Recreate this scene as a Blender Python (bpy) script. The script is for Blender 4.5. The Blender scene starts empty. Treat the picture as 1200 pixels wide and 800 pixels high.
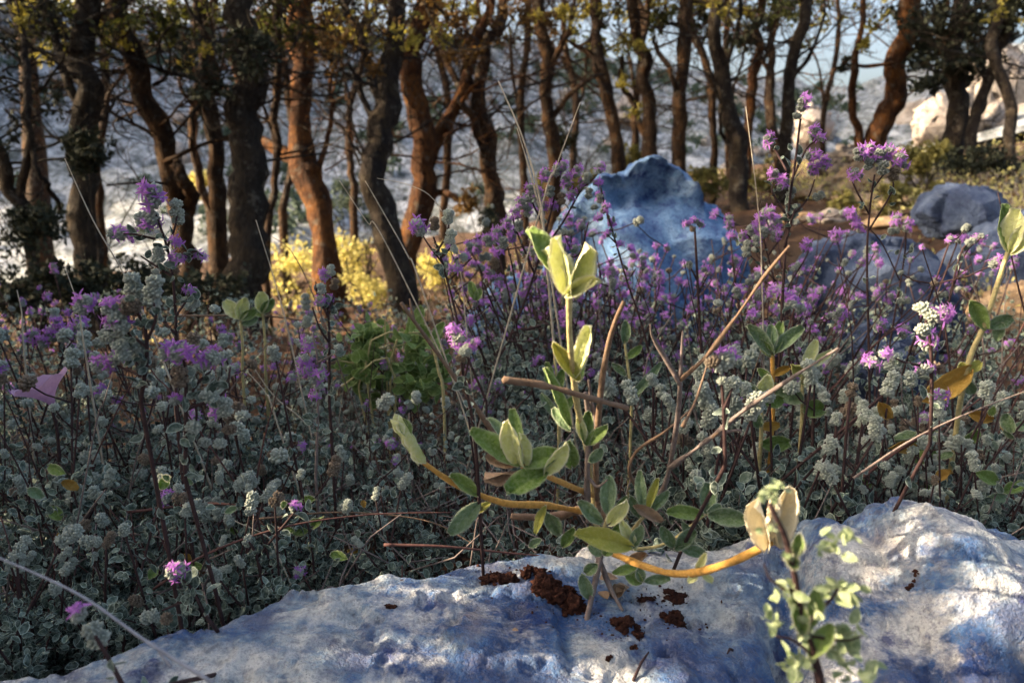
import bpy, math, random
import numpy as np
from mathutils import Vector, Matrix
R = math.radians
rng = np.random.default_rng(11)
random.seed(11)
scene = bpy.context.scene
COL = scene.collection

# ------------------------------------------------------------------ camera model
CAM = np.array([0.0, 0.0, 0.45]); F = 906.0; PITCH = R(10)
FWD = np.array([0, math.cos(PITCH), -math.sin(PITCH)]); UP = np.array([0, math.sin(PITCH), math.cos(PITCH)])
RIGHT = np.array([1.0, 0, 0])
def at(px, py, Y):
    """the place a distance Y ahead that is seen in direction (px, py)"""
    d = FWD + RIGHT * ((px - 600) / F) + UP * ((400 - py) / F)
    return CAM + d * (Y / d[1])
def ppm(px, py, Y):
    """metres per photo pixel at that place"""
    d = FWD + RIGHT * ((px - 600) / F) + UP * ((400 - py) / F)
    return (Y / d[1]) / F

# ------------------------------------------------------------------ noise
def _h(ix, iy, iz, s):
    n = (ix.astype(np.int64) * 374761393 + iy.astype(np.int64) * 668265263 + iz.astype(np.int64) * 2147483647 + s * 974634777) & 0xffffffff
    n = ((n ^ (n >> 13)) * 1274126177) & 0xffffffff
    n = (n ^ (n >> 16)) & 0xffffffff
    return n / 4294967295.0
def vnoise(p, s=0):
    i = np.floor(p).astype(np.int64); f = p - i; f = f * f * (3 - 2 * f)
    o = 0
    for dx in (0, 1):
        for dy in (0, 1):
            for dz in (0, 1):
                w = (f[:, 0] if dx else 1 - f[:, 0]) * (f[:, 1] if dy else 1 - f[:, 1]) * (f[:, 2] if dz else 1 - f[:, 2])
                o = o + w * _h(i[:, 0] + dx, i[:, 1] + dy, i[:, 2] + dz, s)
    return o * 2 - 1
def fbm(p, octv=4, s=0, gain=.5):
    a, o, q = 1.0, 0, np.array(p, float)
    for k in range(octv):
        o = o + a * vnoise(q, s + k); a *= gain; q = q * 2.03 + 17.3
    return o
def sstep(a, b, x):
    t = np.clip((x - a) / (b - a), 0, 1); return t * t * (3 - 2 * t)
def unit(v):
    v = np.asarray(v, float); return v / (np.linalg.norm(v) + 1e-12)

# ------------------------------------------------------------------ mesh builder
class MB:
    def __init__(s): s.v = []; s.f = []; s.e = []; s.t = []; s.n = 0
    def add(s, v, faces, mat=0, edge=None, tone=None):
        v = np.asarray(v, float).reshape(-1, 3); k = len(v)
        s.v.append(v)
        s.e.append(np.zeros(k) if edge is None else np.broadcast_to(np.asarray(edge, float), (k,)))
        s.t.append(np.full(k, random.random()) if tone is None else np.broadcast_to(np.asarray(tone, float), (k,)))
        if isinstance(faces, np.ndarray): faces = [faces]
        for fa in faces:
            s.f.append((np.asarray(fa, np.int64) + s.n, mat))
        s.n += k
    def many(s, v, faces, M, L, mat=0, edge=None, tones=None):
        """copies of one small shape: M (N,3,3) axes as columns, L (N,3)"""
        N, k = len(L), len(v)
        if N == 0: return
        w = np.einsum('nij,kj->nki', M, v) + np.asarray(L)[:, None, :]
        if isinstance(faces, np.ndarray): faces = [faces]
        off = (np.arange(N) * k)[:, None, None]
        fs = [(fa[None] + off).reshape(-1, fa.shape[1]) for fa in faces]
        t = np.repeat(rng.random(N) if tones is None else tones, k)
        s.add(w.reshape(-1, 3), fs, mat, None if edge is None else np.tile(edge, N), t)
    def mesh(s, name, mats, org=(0, 0, 0), smooth=True):
        me = bpy.data.meshes.new(name)
        v = np.concatenate(s.v) - np.asarray(org)[None]
        loops = np.concatenate([f.reshape(-1) for f, m in s.f])
        size = np.concatenate([np.full(len(f), f.shape[1]) for f, m in s.f])
        mi = np.concatenate([np.full(len(f), m) for f, m in s.f])
        me.vertices.add(len(v)); me.vertices.foreach_set('co', v.astype(np.float32).ravel())
        me.loops.add(len(loops)); me.loops.foreach_set('vertex_index', loops.astype(np.int32))
        me.polygons.add(len(size))
        me.polygons.foreach_set('loop_start', np.concatenate([[0], np.cumsum(size)[:-1]]).astype(np.int32))
        me.polygons.foreach_set('material_index', mi.astype(np.int32))
        me.polygons.foreach_set('use_smooth', np.full(len(size), smooth))
        for nm, dat in (('edge', s.e), ('tone', s.t)):
            a = me.attributes.new(nm, 'FLOAT', 'POINT'); a.data.foreach_set('value', np.concatenate(dat).astype(np.float32))
        for m in (mats if isinstance(mats, (list, tuple)) else [mats]): me.materials.append(m)
        me.update(calc_edges=True); me.validate()
        return me
ORG = {}
def part(name, mb, mats, parent=None, smooth=True, label=None):
    """one mesh object; its shape is in world coordinates, its origin is the parent's"""
    if mb.n == 0: return None
    org = ORG[parent.name] if parent is not None else np.concatenate(mb.v).mean(0)
    if parent is None:
        org = org.copy(); org[2] = np.concatenate(mb.v)[:, 2].min()
    o = bpy.data.objects.new(name, mb.mesh(name, mats, org, smooth)); COL.objects.link(o)
    if parent is not None: o.parent = parent
    else: o.location = org
    ORG[o.name] = org
    if label: o['label'] = label
    return o
def thing(name, loc, label, cat, group=None):
    o = bpy.data.objects.new(name, None); COL.objects.link(o); o.location = loc; o.empty_display_size = .05
    ORG[o.name] = np.array(loc, float); tag(o, label, cat, group); return o
def tag(o, label, cat, group=None):
    o['label'] = label; o['category'] = cat
    if group: o['group'] = group
    return o

# ------------------------------------------------------------------ shapes
def tube(mb, pts, rad, sides=6, mat=0, rough=0, seed=0, freq=9, cap=True, edge=0, tone=None):
    P = np.asarray(pts, float); n = len(P); rad = np.broadcast_to(np.asarray(rad, float), (n,))
    T = np.gradient(P, axis=0); T /= np.linalg.norm(T, axis=1)[:, None] + 1e-12
    a = np.array([1.0, 0, 0]) if abs(T[0][0]) < .8 else np.array([0, 1.0, 0])
    N = np.zeros((n, 3)); N[0] = unit(np.cross(T[0], a))
    for i in range(1, n):
        q = N[i - 1] - T[i] * np.dot(N[i - 1], T[i]); N[i] = unit(q)
    B = np.cross(T, N); ang = np.arange(sides) * 2 * math.pi / sides
    D = N[:, None, :] * np.cos(ang)[None, :, None] + B[:, None, :] * np.sin(ang)[None, :, None]
    V = P[:, None, :] + D * rad[:, None, None]
    if rough:
        q = V.reshape(-1, 3)
        d = fbm(q * np.array([freq, freq, freq * .45]), 4, seed, .55) * rough
        V = V + D * (rad[:, None] * d.reshape(n, sides))[:, :, None]
    V = V.reshape(-1, 3); i = np.arange(n - 1)[:, None] * sides; j = np.arange(sides)[None]; j2 = (j + 1) % sides
    q = np.stack([i + j, i + j2, i + sides + j2, i + sides + j], -1).reshape(-1, 4)
    faces = [q]
    if cap:
        V = np.vstack([V, P[0] - T[0] * rad[0] * .3, P[-1] + T[-1] * rad[-1] * .6]); c0, c1 = n * sides, n * sides + 1
        jj = np.arange(sides); k2 = (jj + 1) % sides; b = (n - 1) * sides
        faces += [np.stack([np.full(sides, c0), k2, jj], -1), np.stack([np.full(sides, c1), b + jj, b + k2], -1)]
    mb.add(V, faces, mat, edge, tone)
def curve(pts, n=12):
    """smooth line through points (Catmull-Rom)"""
    P = np.asarray(pts, float)
    if len(P) == 2: P = np.vstack([P[0], P.mean(0), P[1]])
    Q = np.vstack([2 * P[0] - P[1], P, 2 * P[-1] - P[-2]]); t = np.linspace(0, len(P) - 1 - 1e-6, n); i = t.astype(int); u = (t - i)[:, None]
    p0, p1, p2, p3 = Q[i], Q[i + 1], Q[i + 2], Q[i + 3]
    return .5 * (2 * p1 + (p2 - p0) * u + (2 * p0 - 5 * p1 + 4 * p2 - p3) * u ** 2 + (3 * p1 - p0 - 3 * p2 + p3) * u ** 3)
def leaf_shape(wid=.55, cup=.12, droop=.15, k=5, pointed=.0):
    """unit leaf along +Y, normal +Z: outer rim, inner ring, midrib; returns verts, faces, edge value"""
    t = np.linspace(0, 1, k + 2)[1:-1]
    w = np.sin(math.pi * t ** (.85 + pointed * -.25)) ** (.7 + pointed * .4) * wid / 2
    rim = np.vstack([[0, 0, 0], np.c_[w, t, w * 0], [0, 1, 0], np.c_[-w[::-1], t[::-1], w * 0]])
    inner = rim * np.array([.74, .86, 1]) + np.array([0, .07, 0]); mid = np.c_[t * 0, t, t * 0]
    n = len(rim); V = np.vstack([rim, inner, mid])
    V[:, 2] = cup * (V[:, 0] / (wid / 2)) ** 2 * wid - droop * V[:, 1] ** 2
    V[2 * n:, 2] -= .02
    i = np.arange(n); j = (i + 1) % n
    quads = np.stack([i, j, n + j, n + i], -1)
    m0 = 2 * n
    tr = []
    for a in range(k - 1):
        tr += [[n + 1 + a, n + 2 + a, m0 + a + 1, m0 + a], [2 * n - 1 - a, m0 + a, m0 + a + 1, 2 * n - 2 - a]]
    t3 = [[n, n + 1, m0], [n, m0, 2 * n - 1], [n + k + 1, m0 + k - 1, n + k], [n + k + 1, n + k + 2, m0 + k - 1]]
    e = np.r_[np.ones(n), np.zeros(n), np.full(k, .12)]
    return V, [np.vstack([quads, np.array(tr)]), np.array(t3)], e
def ball_shape(u=6, v=3, sx=1, sy=1, sz=1):
    ph = np.linspace(0, math.pi, v + 2)[1:-1]; th = np.arange(u) * 2 * math.pi / u
    V = [[0, 0, 1]] + [[math.sin(p) * math.cos(t), math.sin(p) * math.sin(t), math.cos(p)] for p in ph for t in th] + [[0, 0, -1]]
    V = np.array(V) * np.array([sx, sy, sz]); q = []; t3 = []
    for a in range(v - 1):
        for b in range(u):
            q.append([1 + a * u + b, 1 + (a + 1) * u + b, 1 + (a + 1) * u + (b + 1) % u, 1 + a * u + (b + 1) % u])
    for b in range(u):
        t3 += [[0, 1 + b, 1 + (b + 1) % u], [len(V) - 1, 1 + (v - 1) * u + (b + 1) % u, 1 + (v - 1) * u + b]]
    return V, [np.array(q), np.array(t3)]
def frames(Yax, Zhint):
    """(N,3,3) matrices with columns x, y=Yax, z near Zhint"""
    y = Yax / (np.linalg.norm(Yax, axis=1)[:, None] + 1e-12); x = np.cross(y, Zhint); x /= np.linalg.norm(x, axis=1)[:, None] + 1e-12
    return np.stack([x, y, np.cross(x, y)], -1)
def rdir(n, up=0.0):
    d = rng.normal(size=(n, 3)); d /= np.linalg.norm(d, axis=1)[:, None]; d[:, 2] += up
    return d / np.linalg.norm(d, axis=1)[:, None]
LEAF_S = leaf_shape(.62, .16, .15, 4); LEAF_OAK = leaf_shape(.5, .1, .1, 2)
LEAF_LONG = leaf_shape(.42, .12, .25, 5)

# ------------------------------------------------------------------ materials
class NT:
    def __init__(s, name):
        s.m = bpy.data.materials.new(name); s.m.use_nodes = True; s.t = s.m.node_tree; s.t.nodes.clear()
        s.out = s.t.nodes.new('ShaderNodeOutputMaterial')
    def n(s, typ, **kw):
        o = s.t.nodes.new('ShaderNode' + typ)
        for k, v in kw.items():
            if k in o.inputs: s.set(o.inputs[k], v)
            else: setattr(o, k, v)
        return o
    def set(s, sock, v):
        if isinstance(v, bpy.types.NodeSocket): s.t.links.new(v, sock)
        else:
            if isinstance(v, tuple) and len(v) == 3 and sock.type == 'RGBA': v = (*v, 1)
            sock.default_value = v
    def noise(s, scale, detail=4, rough=.55, vec=None, dist=0):
        o = s.n('TexNoise', Scale=scale, Detail=detail, Roughness=rough, Distortion=dist); s.set(o.inputs['Vector'], vec if vec is not None else s.pos()); return o.outputs['Fac']
    def pos(s):
        if not hasattr(s, '_p'): s._p = s.n('TexCoord').outputs['Object']
        return s._p
    def ramp(s, fac, stops):
        o = s.n('ValToRGB'); s.set(o.inputs['Fac'], fac); el = o.color_ramp.elements
        while len(el) > 1: el.remove(el[-1])
        for i, (p, c) in enumerate(stops):
            e = el[0] if i == 0 else el.new(p)
            e.position = p; e.color = (*c, 1) if not isinstance(c, (int, float)) else (c, c, c, 1)
        return o.outputs['Color']
    def mix(s, f, a, b, typ='MIX'):
        o = s.n('Mix', data_type='RGBA', blend_type=typ); s.set(o.inputs[0], f); s.set(o.inputs[6], a); s.set(o.inputs[7], b); return o.outputs[2]
    def math(s, op, a, b=0.0, clamp=False):
        o = s.n('Math', operation=op, use_clamp=clamp); s.set(o.inputs[0], a); s.set(o.inputs[1], b); return o.outputs[0]
    def attr(s, nm): return s.n('Attribute', attribute_name=nm).outputs['Fac']
    def rand(s): return s.n('ObjectInfo').outputs['Random']
    def bsdf(s, col, rough=.8, bump=None, bstr=.3, bdist=.01, sheen=0, spec=.3, trans=0, tcol=None):
        p = s.n('BsdfPrincipled'); s.set(p.inputs['Base Color'], col); s.set(p.inputs['Roughness'], rough)
        p.inputs['Specular IOR Level'].default_value = spec
        if sheen:
            p.inputs['Sheen Weight'].default_value = sheen * .15; p.inputs['Sheen Roughness'].default_value = .4
        if bump is not None:
            b = s.n('Bump', Strength=bstr, Distance=bdist); s.set(b.inputs['Height'], bump); s.set(p.inputs['Normal'], b.outputs[0])
        res = p.outputs[0]
        if trans:
            t = s.n('BsdfTranslucent'); s.set(t.inputs['Color'], tcol if tcol is not None else col)
            m = s.n('MixShader'); m.inputs[0].default_value = trans; s.set(m.inputs[1], res); s.set(m.inputs[2], t.outputs[0]); res = m.outputs[0]
        s.set(s.out.inputs['Surface'], res); return s.m

def leaf_mat(name, dark, light, edge, trans=.25, tcol=None, edge_f=.9, sheen=.3, nscale=120, veins=0):
    m = NT(name)
    var = m.math('POWER', m.math('ADD', m.math('MULTIPLY', m.attr('tone'), .7), m.math('MULTIPLY', m.rand(), .3)), 1.35)
    c = m.mix(var, dark, light)
    n = m.noise(nscale, 3, .6)
    c = m.mix(m.math('MULTIPLY', m.math('SUBTRACT', n, .42, True), 2.6, True), c, m.mix(.5, c, edge))
    e = m.math('POWER', m.attr('edge'), 1.6)
    c = m.mix(m.math('MULTIPLY', e, edge_f), c, edge)
    return m.bsdf(c, .75, n, .8, .002, sheen, .25, trans, tcol if tcol is not None else c)
M = {}
M['herb_leaf'] = leaf_mat('herb_leaf', (.012, .025, .019), (.1, .155, .12), (.56, .66, .57), .15, None, .95, .4, 260)
M['herb_leaf_pale'] = leaf_mat('herb_leaf_pale', (.2, .28, .13), (.42, .5, .27), (.66, .72, .5), .3, None, .9, .4, 260)
M['herb_leaf_green'] = leaf_mat('herb_leaf_green', (.07, .13, .03), (.2, .3, .07), (.44, .52, .25), .25, None, .7, .3, 260)
M['sage_leaf'] = leaf_mat('sage_leaf', (.13, .23, .04), (.26, .38, .1), (.5, .58, .34), .3, None, .6, .5, 420)
M['sage_pale'] = leaf_mat('sage_pale', (.66, .7, .28), (.76, .78, .4), (.92, .91, .76), .35, None, .8, .7, 420)
M['sage_grey'] = leaf_mat('sage_grey', (.12, .2, .08), (.22, .32, .16), (.48, .55, .44), .22, None, .6, .5, 420)
M['sage_yellow'] = leaf_mat('sage_yellow', (.4, .42, .08), (.5, .5, .12), (.62, .6, .25), .3, None, .6, .4, 420)
M['ochre_leaf'] = leaf_mat('ochre_leaf', (.36, .2, .04), (.5, .32, .06), (.5, .36, .12), .3, None, .6, .2, 420)
M['dry_leaf'] = leaf_mat('dry_leaf', (.3, .2, .13), (.44, .31, .2), (.5, .38, .27), .15, None, .6, .2, 420)
M['litter_leaf'] = leaf_mat('litter_leaf', (.05, .02, .01), (.16, .065, .025), (.16, .08, .035), .05, None, .5, .05, 200)
M['cream_bud'] = leaf_mat('cream_bud', (.74, .67, .48), (.82, .75, .56), (.9, .85, .7), .35, None, .5, .8, 500)
M['calyx'] = leaf_mat('calyx', (.26, .33, .26), (.48, .56, .46), (.88, .92, .84), .1, None, .75, .8, 500)
M['calyx_dark'] = leaf_mat('calyx_dark', (.11, .15, .13), (.25, .3, .26), (.62, .66, .6), .1, None, .75, .7, 500)
M['calyx_dry'] = leaf_mat('calyx_dry', (.12, .085, .055), (.26, .19, .13), (.46, .38, .29), .1, None, .7, .5, 500)
M['petal'] = leaf_mat('petal', (.55, .15, .78), (.8, .36, .95), (.88, .62, .97), .35, None, .6, .2, 300)
M['petal_pink'] = leaf_mat('petal_pink', (.34, .2, .36), (.4, .25, .42), (.52, .36, .56), .35, None, .7, .2, 160)
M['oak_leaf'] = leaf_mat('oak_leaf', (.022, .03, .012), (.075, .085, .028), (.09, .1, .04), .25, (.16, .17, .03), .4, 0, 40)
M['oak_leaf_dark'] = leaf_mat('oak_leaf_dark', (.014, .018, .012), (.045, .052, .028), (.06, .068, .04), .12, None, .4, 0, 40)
M['bush_leaf'] = leaf_mat('bush_leaf', (.16, .18, .05), (.66, .6, .24), (.7, .64, .34), .5, (.7, .62, .2), .5, .1, 60)  # yellow leaf lightened: sunlit glow put into the colour
M['olive_leaf'] = leaf_mat('olive_leaf', (.1, .1, .03), (.22, .2, .06), (.26, .24, .1), .4, (.26, .23, .06), .5, .1, 60)
M['backlit_leaf'] = leaf_mat('backlit_leaf', (.16, .15, .03), (.34, .3, .07), (.36, .33, .12), .45, (.42, .36, .06), .5, .1, 60)  # oak leaves turned gold: backlight painted into the leaf colour
M['brown_leaf'] = leaf_mat('brown_leaf', (.06, .035, .015), (.14, .085, .03), (.15, .1, .04), .3, (.3, .17, .04), .4, 0, 40)
M['hill_leaf'] = leaf_mat('hill_leaf', (.04, .065, .045), (.09, .12, .075), (.1, .13, .09), .15, None, .4, 0, 10)

def bark_mat(name, a, b, lichen, amt=.5, s=14):
    m = NT(name); mp = m.n('Mapping'); m.set(mp.inputs['Vector'], m.pos()); mp.inputs['Scale'].default_value = (1, 1, .35)
    n1 = m.noise(s, 6, .65, mp.outputs[0]); n2 = m.noise(s * .45, 5, .6); n3 = m.noise(s * 5, 4, .7, mp.outputs[0]); n4 = m.noise(s * 1.3, 4, .7)
    c = m.mix(m.ramp(n1, [(.32, 0), (.68, 1)]), a, b)
    c = m.mix(m.math('MULTIPLY', m.ramp(n2, [(.48, 0), (.6, 1)]), amt), c, lichen)
    c = m.mix(m.math('MULTIPLY', m.ramp(n4, [(.56, 0), (.64, 1)]), .55), c, (.22, .2, .16))
    c = m.mix(m.ramp(n3, [(.3, .75), (.55, 0)]), c, (.012, .008, .006))
    return m.bsdf(c, .9, m.math('ADD', m.math('MULTIPLY', n1, .8), n3), 1.0, .06, 0, .2)
M['bark'] = bark_mat('bark', (.026, .017, .012), (.085, .05, .03), (.2, .1, .035), .5)
M['bark_orange'] = bark_mat('bark_orange', (.05, .022, .012), (.17, .072, .028), (.34, .14, .035), .6)
M['bark_dark'] = bark_mat('bark_dark', (.022, .018, .016), (.07, .055, .045), (.11, .08, .045), .5)
M['bark_grey'] = bark_mat('bark_grey', (.022, .018, .015), (.065, .052, .04), (.11, .075, .04), .45)
def stem_mat(name, a, b, s=150, sheen=0):
    m = NT(name); n = m.noise(s, 4, .6); n2 = m.noise(s * .15, 2)
    c = m.mix(n2, a, b); c = m.mix(m.math('MULTIPLY', m.ramp(n, [(.35, 1), (.6, 0)]), .5), c, tuple(x * .45 for x in a))
    return m.bsdf(c, .8, n, .6, .002, sheen, .25)
M['stem_dark'] = stem_mat('stem_dark', (.03, .016, .018), (.075, .042, .04))
M['stem_red'] = stem_mat('stem_red', (.075, .032, .03), (.15, .075, .065))
M['stem_sage'] = stem_mat('stem_sage', (.42, .36, .16), (.56, .48, .24), 300, .6)
M['stem_orange'] = stem_mat('stem_orange', (.5, .25, .05), (.62, .36, .09), 300, .5)
M['twig_tan'] = stem_mat('twig_tan', (.16, .1, .065), (.26, .18, .125), 200)
M['twig_grey'] = stem_mat('twig_grey', (.15, .115, .105), (.26, .215, .2), 200)
M['hair'] = leaf_mat('hair', (.7, .68, .5), (.8, .78, .62), (.8, .78, .62), .4, None, .3, 0, 50)
M['grass'] = stem_mat('grass', (.42, .36, .27), (.6, .53, .42), 80)
M['grass_dark'] = stem_mat('grass_dark', (.1, .07, .06), (.2, .15, .12), 80)
M['stalk_pale'] = stem_mat('stalk_pale', (.34, .33, .36), (.5, .49, .52), 120, .3)

def rock_front():
    m = NT('rock_front')
    big = m.noise(5.2, 7, .68, dist=.25); mid = m.noise(15, 7, .7, dist=.2); fine = m.noise(70, 6, .7); grain = m.noise(380, 4, .7)
    c = m.ramp(big, [(.36, (.015, .05, .2)), (.44, (.07, .16, .36)), (.49, (.26, .36, .48)), (.53, (.58, .62, .63)), (.59, (.9, .89, .85))])  # blue stops: stone mottling, deepened to stand for blue shadows
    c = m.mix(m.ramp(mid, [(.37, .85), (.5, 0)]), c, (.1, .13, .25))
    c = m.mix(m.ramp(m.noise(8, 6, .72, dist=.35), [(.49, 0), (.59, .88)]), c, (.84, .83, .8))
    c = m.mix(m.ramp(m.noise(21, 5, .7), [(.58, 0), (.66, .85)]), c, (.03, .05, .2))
    c = m.mix(m.ramp(m.noise(12, 4, .6), [(.62, 0), (.72, .45)]), c, (.38, .28, .2))
    c = m.mix(m.ramp(m.noise(17, 3, .5), [(.74, 0), (.78, .8)]), c, (.42, .13, .03))
    c = m.mix(m.ramp(fine, [(.36, .6), (.47, 0)]), c, (.1, .11, .16))
    c = m.mix(m.ramp(grain, [(.36, .5), (.5, 0), (.64, 0), (.72, .4)]), c, (.2, .2, .25))
    h = m.math('ADD', m.math('MULTIPLY', fine, 1.0), m.math('ADD', m.math('MULTIPLY', mid, 1.6), m.math('MULTIPLY', grain, .28)))
    return m.bsdf(c, .75, h, 1.0, .012, 0, .4)
M['rock_front'] = rock_front()
def rock_mat(name, stops, dark, s=4, streak=.6):
    m = NT(name); a = m.noise(s, 7, .65, dist=.5); b = m.noise(s * 4, 6, .7); g = m.noise(s * 22, 5, .7)
    c = m.ramp(a, stops); c = m.mix(m.ramp(b, [(.33, streak), (.5, 0)]), c, dark)
    c = m.mix(m.ramp(g, [(.36, .5), (.52, 0)]), c, dark)
    return m.bsdf(c, .85, m.math('ADD', b, m.math('MULTIPLY', g, .35)), .8, .035, 0, .25)
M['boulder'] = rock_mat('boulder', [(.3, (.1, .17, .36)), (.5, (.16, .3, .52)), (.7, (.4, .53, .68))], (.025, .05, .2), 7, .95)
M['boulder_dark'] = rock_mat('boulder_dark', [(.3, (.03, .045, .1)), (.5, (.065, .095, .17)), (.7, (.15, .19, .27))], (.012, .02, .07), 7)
M['rock_grey'] = rock_mat('rock_grey', [(.3, (.08, .1, .14)), (.5, (.15, .17, .21)), (.7, (.3, .31, .33))], (.04, .05, .09), 6)
M['rock_pale'] = rock_mat('rock_pale', [(.3, (.2, .17, .15)), (.5, (.32, .28, .25)), (.7, (.44, .4, .36))], (.1, .08, .07), 2.5)
M['rock_tan'] = rock_mat('rock_tan', [(.3, (.3, .2, .12)), (.5, (.42, .3, .18)), (.7, (.55, .42, .28))], (.12, .07, .04), 5)
def soil():
    m = NT('soil'); a = m.noise(3, 6, .7); b = m.noise(40, 6, .75); g = m.noise(180, 4, .7)
    c = m.ramp(b, [(.3, (.02, .012, .008)), (.5, (.06, .032, .018)), (.7, (.13, .075, .045))])
    c = m.mix(m.ramp(a, [(.45, 0), (.65, .7)]), c, (.11, .075, .045))
    return m.bsdf(c, .95, m.math('ADD', b, m.math('MULTIPLY', g, .5)), .8, .02, 0, .15)
M['soil'] = soil()
def clod():
    m = NT('clod'); b = m.noise(220, 5, .7)
    return m.bsdf(m.ramp(b, [(.3, (.014, .006, .005)), (.55, (.06, .023, .015)), (.75, (.14, .06, .038))]), .95, b, .8, .006, 0, .15)
M['clod'] = clod()
def hill():
    m = NT('hill'); a = m.noise(.22, 6, .7); b = m.noise(2.4, 6, .74, dist=.3); g = m.noise(9, 5, .7)
    c = m.ramp(b, [(.38, (.05, .06, .06)), (.47, (.19, .205, .225)), (.55, (.4, .42, .45)), (.67, (.66, .67, .69))])
    c = m.mix(m.ramp(a, [(.44, 0), (.6, .5)]), c, (.24, .25, .22))
    c = m.mix(m.ramp(g, [(.36, .85), (.5, 0)]), c, (.05, .06, .05))
    return m.bsdf(c, .95, m.math('ADD', b, m.math('MULTIPLY', g, .4)), .7, .3, 0, .1)
M['hill'] = hill()

# ------------------------------------------------------------------ terrain
def g_height(x, y):
    s = sstep(1.4, 4.5, y)
    z = .05 + s * (.11 * np.clip(x, -12, 9)) + .05 * np.clip(y - 1.5, 0, 14) * sstep(-.2, 2.5, x)
    z = z - .2 * sstep(2, 4.5, y) * sstep(1.0, -.6, x) * sstep(14, 8, y)
    z = z + .035 * fbm(np.c_[x * .9, y * .9, x * 0], 3, 5) * sstep(1.2, 3, y) + .008 * fbm(np.c_[x * 9, y * 9, x * 0], 2, 8)
    return z
def h_height(x, y):
    t = np.clip(y - 11, 0, None)
    z0 = g_height(x, np.full_like(x, 11.0)) - .12
    ax = .42 * y - .3
    left = 9 * (1 - np.exp(-np.clip(ax - x, 0, None) * .16 / 9)) * sstep(9, 30, y)
    right = 8 * (1 - np.exp(-np.clip(x - ax, 0, None) * .36 / 8)) * sstep(8, 16, y)
    z = z0 * (1 - sstep(11, 22, y)) - 1.1 * sstep(11, 20, y) + np.clip(np.minimum(y, 75) - 15, 0, None) * .204 * sstep(13, 26, y) + left + right
    z = z + .74 * np.minimum(y, 90) * sstep(.7, 1.15, -x / np.maximum(y, 1)) * sstep(15, 24, y)  # unseen side ridge, added to keep the left hillside in shade
    z = z + sstep(11, 18, y) * (fbm(np.c_[x * .12, y * .12, x * 0], 4, 21) * .6 + fbm(np.c_[x * .6, y * .6, x * 0], 4, 31, .6) * .4)
    far = sstep(110, 170, y); z = z * (1 - far) + far * (z * .2)
    return z
def grid(name, xs, ys, fn, mat):
    X, Y = np.meshgrid(xs, ys); x, y = X.ravel(), Y.ravel(); z = fn(x, y); nx = len(xs)
    i = (np.arange(len(ys) - 1)[:, None] * nx + np.arange(nx - 1)[None]).ravel()
    mb = MB(); mb.add(np.c_[x, y, z], np.stack([i, i + 1, i + nx + 1, i + nx], -1))
    o = bpy.data.objects.new(name, mb.mesh(name, mat)); COL.objects.link(o); o['kind'] = 'structure'; return o
xs = np.r_[np.linspace(-60, -6, 40)[:-1], np.linspace(-6, 6, 200), np.linspace(6, 60, 40)[1:]]
ys = np.r_[np.linspace(-60, -1, 30)[:-1], np.linspace(-1, 4, 130), np.linspace(4, 14, 80)[1:]]
grid('ground', xs, ys, g_height, M['soil'])
xs = np.r_[np.linspace(-260, -50, 40)[:-1], np.linspace(-50, 60, 330), np.linspace(60, 300, 40)[1:]]
ys = np.r_[np.linspace(11, 60, 220), np.linspace(60, 400, 120)[1:]]
grid('hill', xs, ys, h_height, M['hill'])
def land(x, y):
    a = np.array([float(x)]); b = np.array([float(y)])
    return float(g_height(a, b)[0] if y < 11.5 else h_height(a, b)[0])

# ------------------------------------------------------------------ the foreground rock
CREST = [(-260, 830, .42), (-100, 815, .44), (40, 790, .47), (180, 757, .50), (250, 736, .53), (330, 706, .56), (430, 686, .585), (520, 672, .61), (600, 660, .63), (700, 650, .65), (800, 647, .66),
         (860, 636, .665), (905, 614, .665), (940, 601, .66), (985, 607, .65), (1020, 591, .63), (1060, 584, .615), (1100, 600, .61), (1150, 624, .605), (1200, 640, .6), (1300, 665, .58), (1450, 700, .54)]
cp = np.array([at(*c) for c in CREST])
def rock_z(x, y):
    yc = np.interp(x, cp[:, 0], cp[:, 1]) + .012 * vnoise(np.c_[x * 28, x * 0, x * 0], 3) ; zc = np.interp(x, cp[:, 0], cp[:, 2])
    d = yc - y                                             # towards the camera
    hump = np.exp(-((x - .3) / .13) ** 2)
    front = zc - .05 * np.clip(d, 0, 1) - hump * .24 * np.clip(d - .04, 0, .5) + .012 * np.sin(np.clip(d, 0, .3) * 30) * hump
    back = zc - 1.6 * np.clip(-d, 0, None) - .3 * sstep(0, .1, -d)
    z = np.where(d > 0, front, back)
    q = np.c_[x, y, x * 0]
    z = z + (.006 + .006 * hump) * fbm(q * 9, 4, 41, .55) + .003 * (1 - np.abs(fbm(q * 22 + 5, 4, 45, .6))) + .0022 * (.6 - np.abs(fbm(q * 60, 4, 47, .65))) + .0012 * fbm(q * 170, 2, 46) - .004 * sstep(.25, .6, vnoise(q * 45, 48))
    lv = (z * 70 + 1.4 * vnoise(q * 6, 49)); z = z + .006 * (sstep(.3, .7, lv - np.floor(lv)) - (lv - np.floor(lv)))         # weathered ledges
    z = z - .035 * np.exp(-(((x - .345) / .035) ** 2 + ((y - .455) / .018) ** 2))         # hole near the corner
    z = z - .03 * np.exp(-((x - .2 - .3 * (y - .5)) / .016) ** 2) * sstep(.67, .6, y)    # groove beside the hump
    z = z - .4 * sstep(.75, 1.1, np.abs(x)) - .5 * sstep(.22, .05, y)
    return z
xs = np.linspace(-1.0, 1.0, 800); ys = np.linspace(.02, .86, 420)
X, Y = np.meshgrid(xs, ys); x, y = X.ravel(), Y.ravel(); nx = len(xs)
i = (np.arange(len(ys) - 1)[:, None] * nx + np.arange(nx - 1)[None]).ravel()
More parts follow.
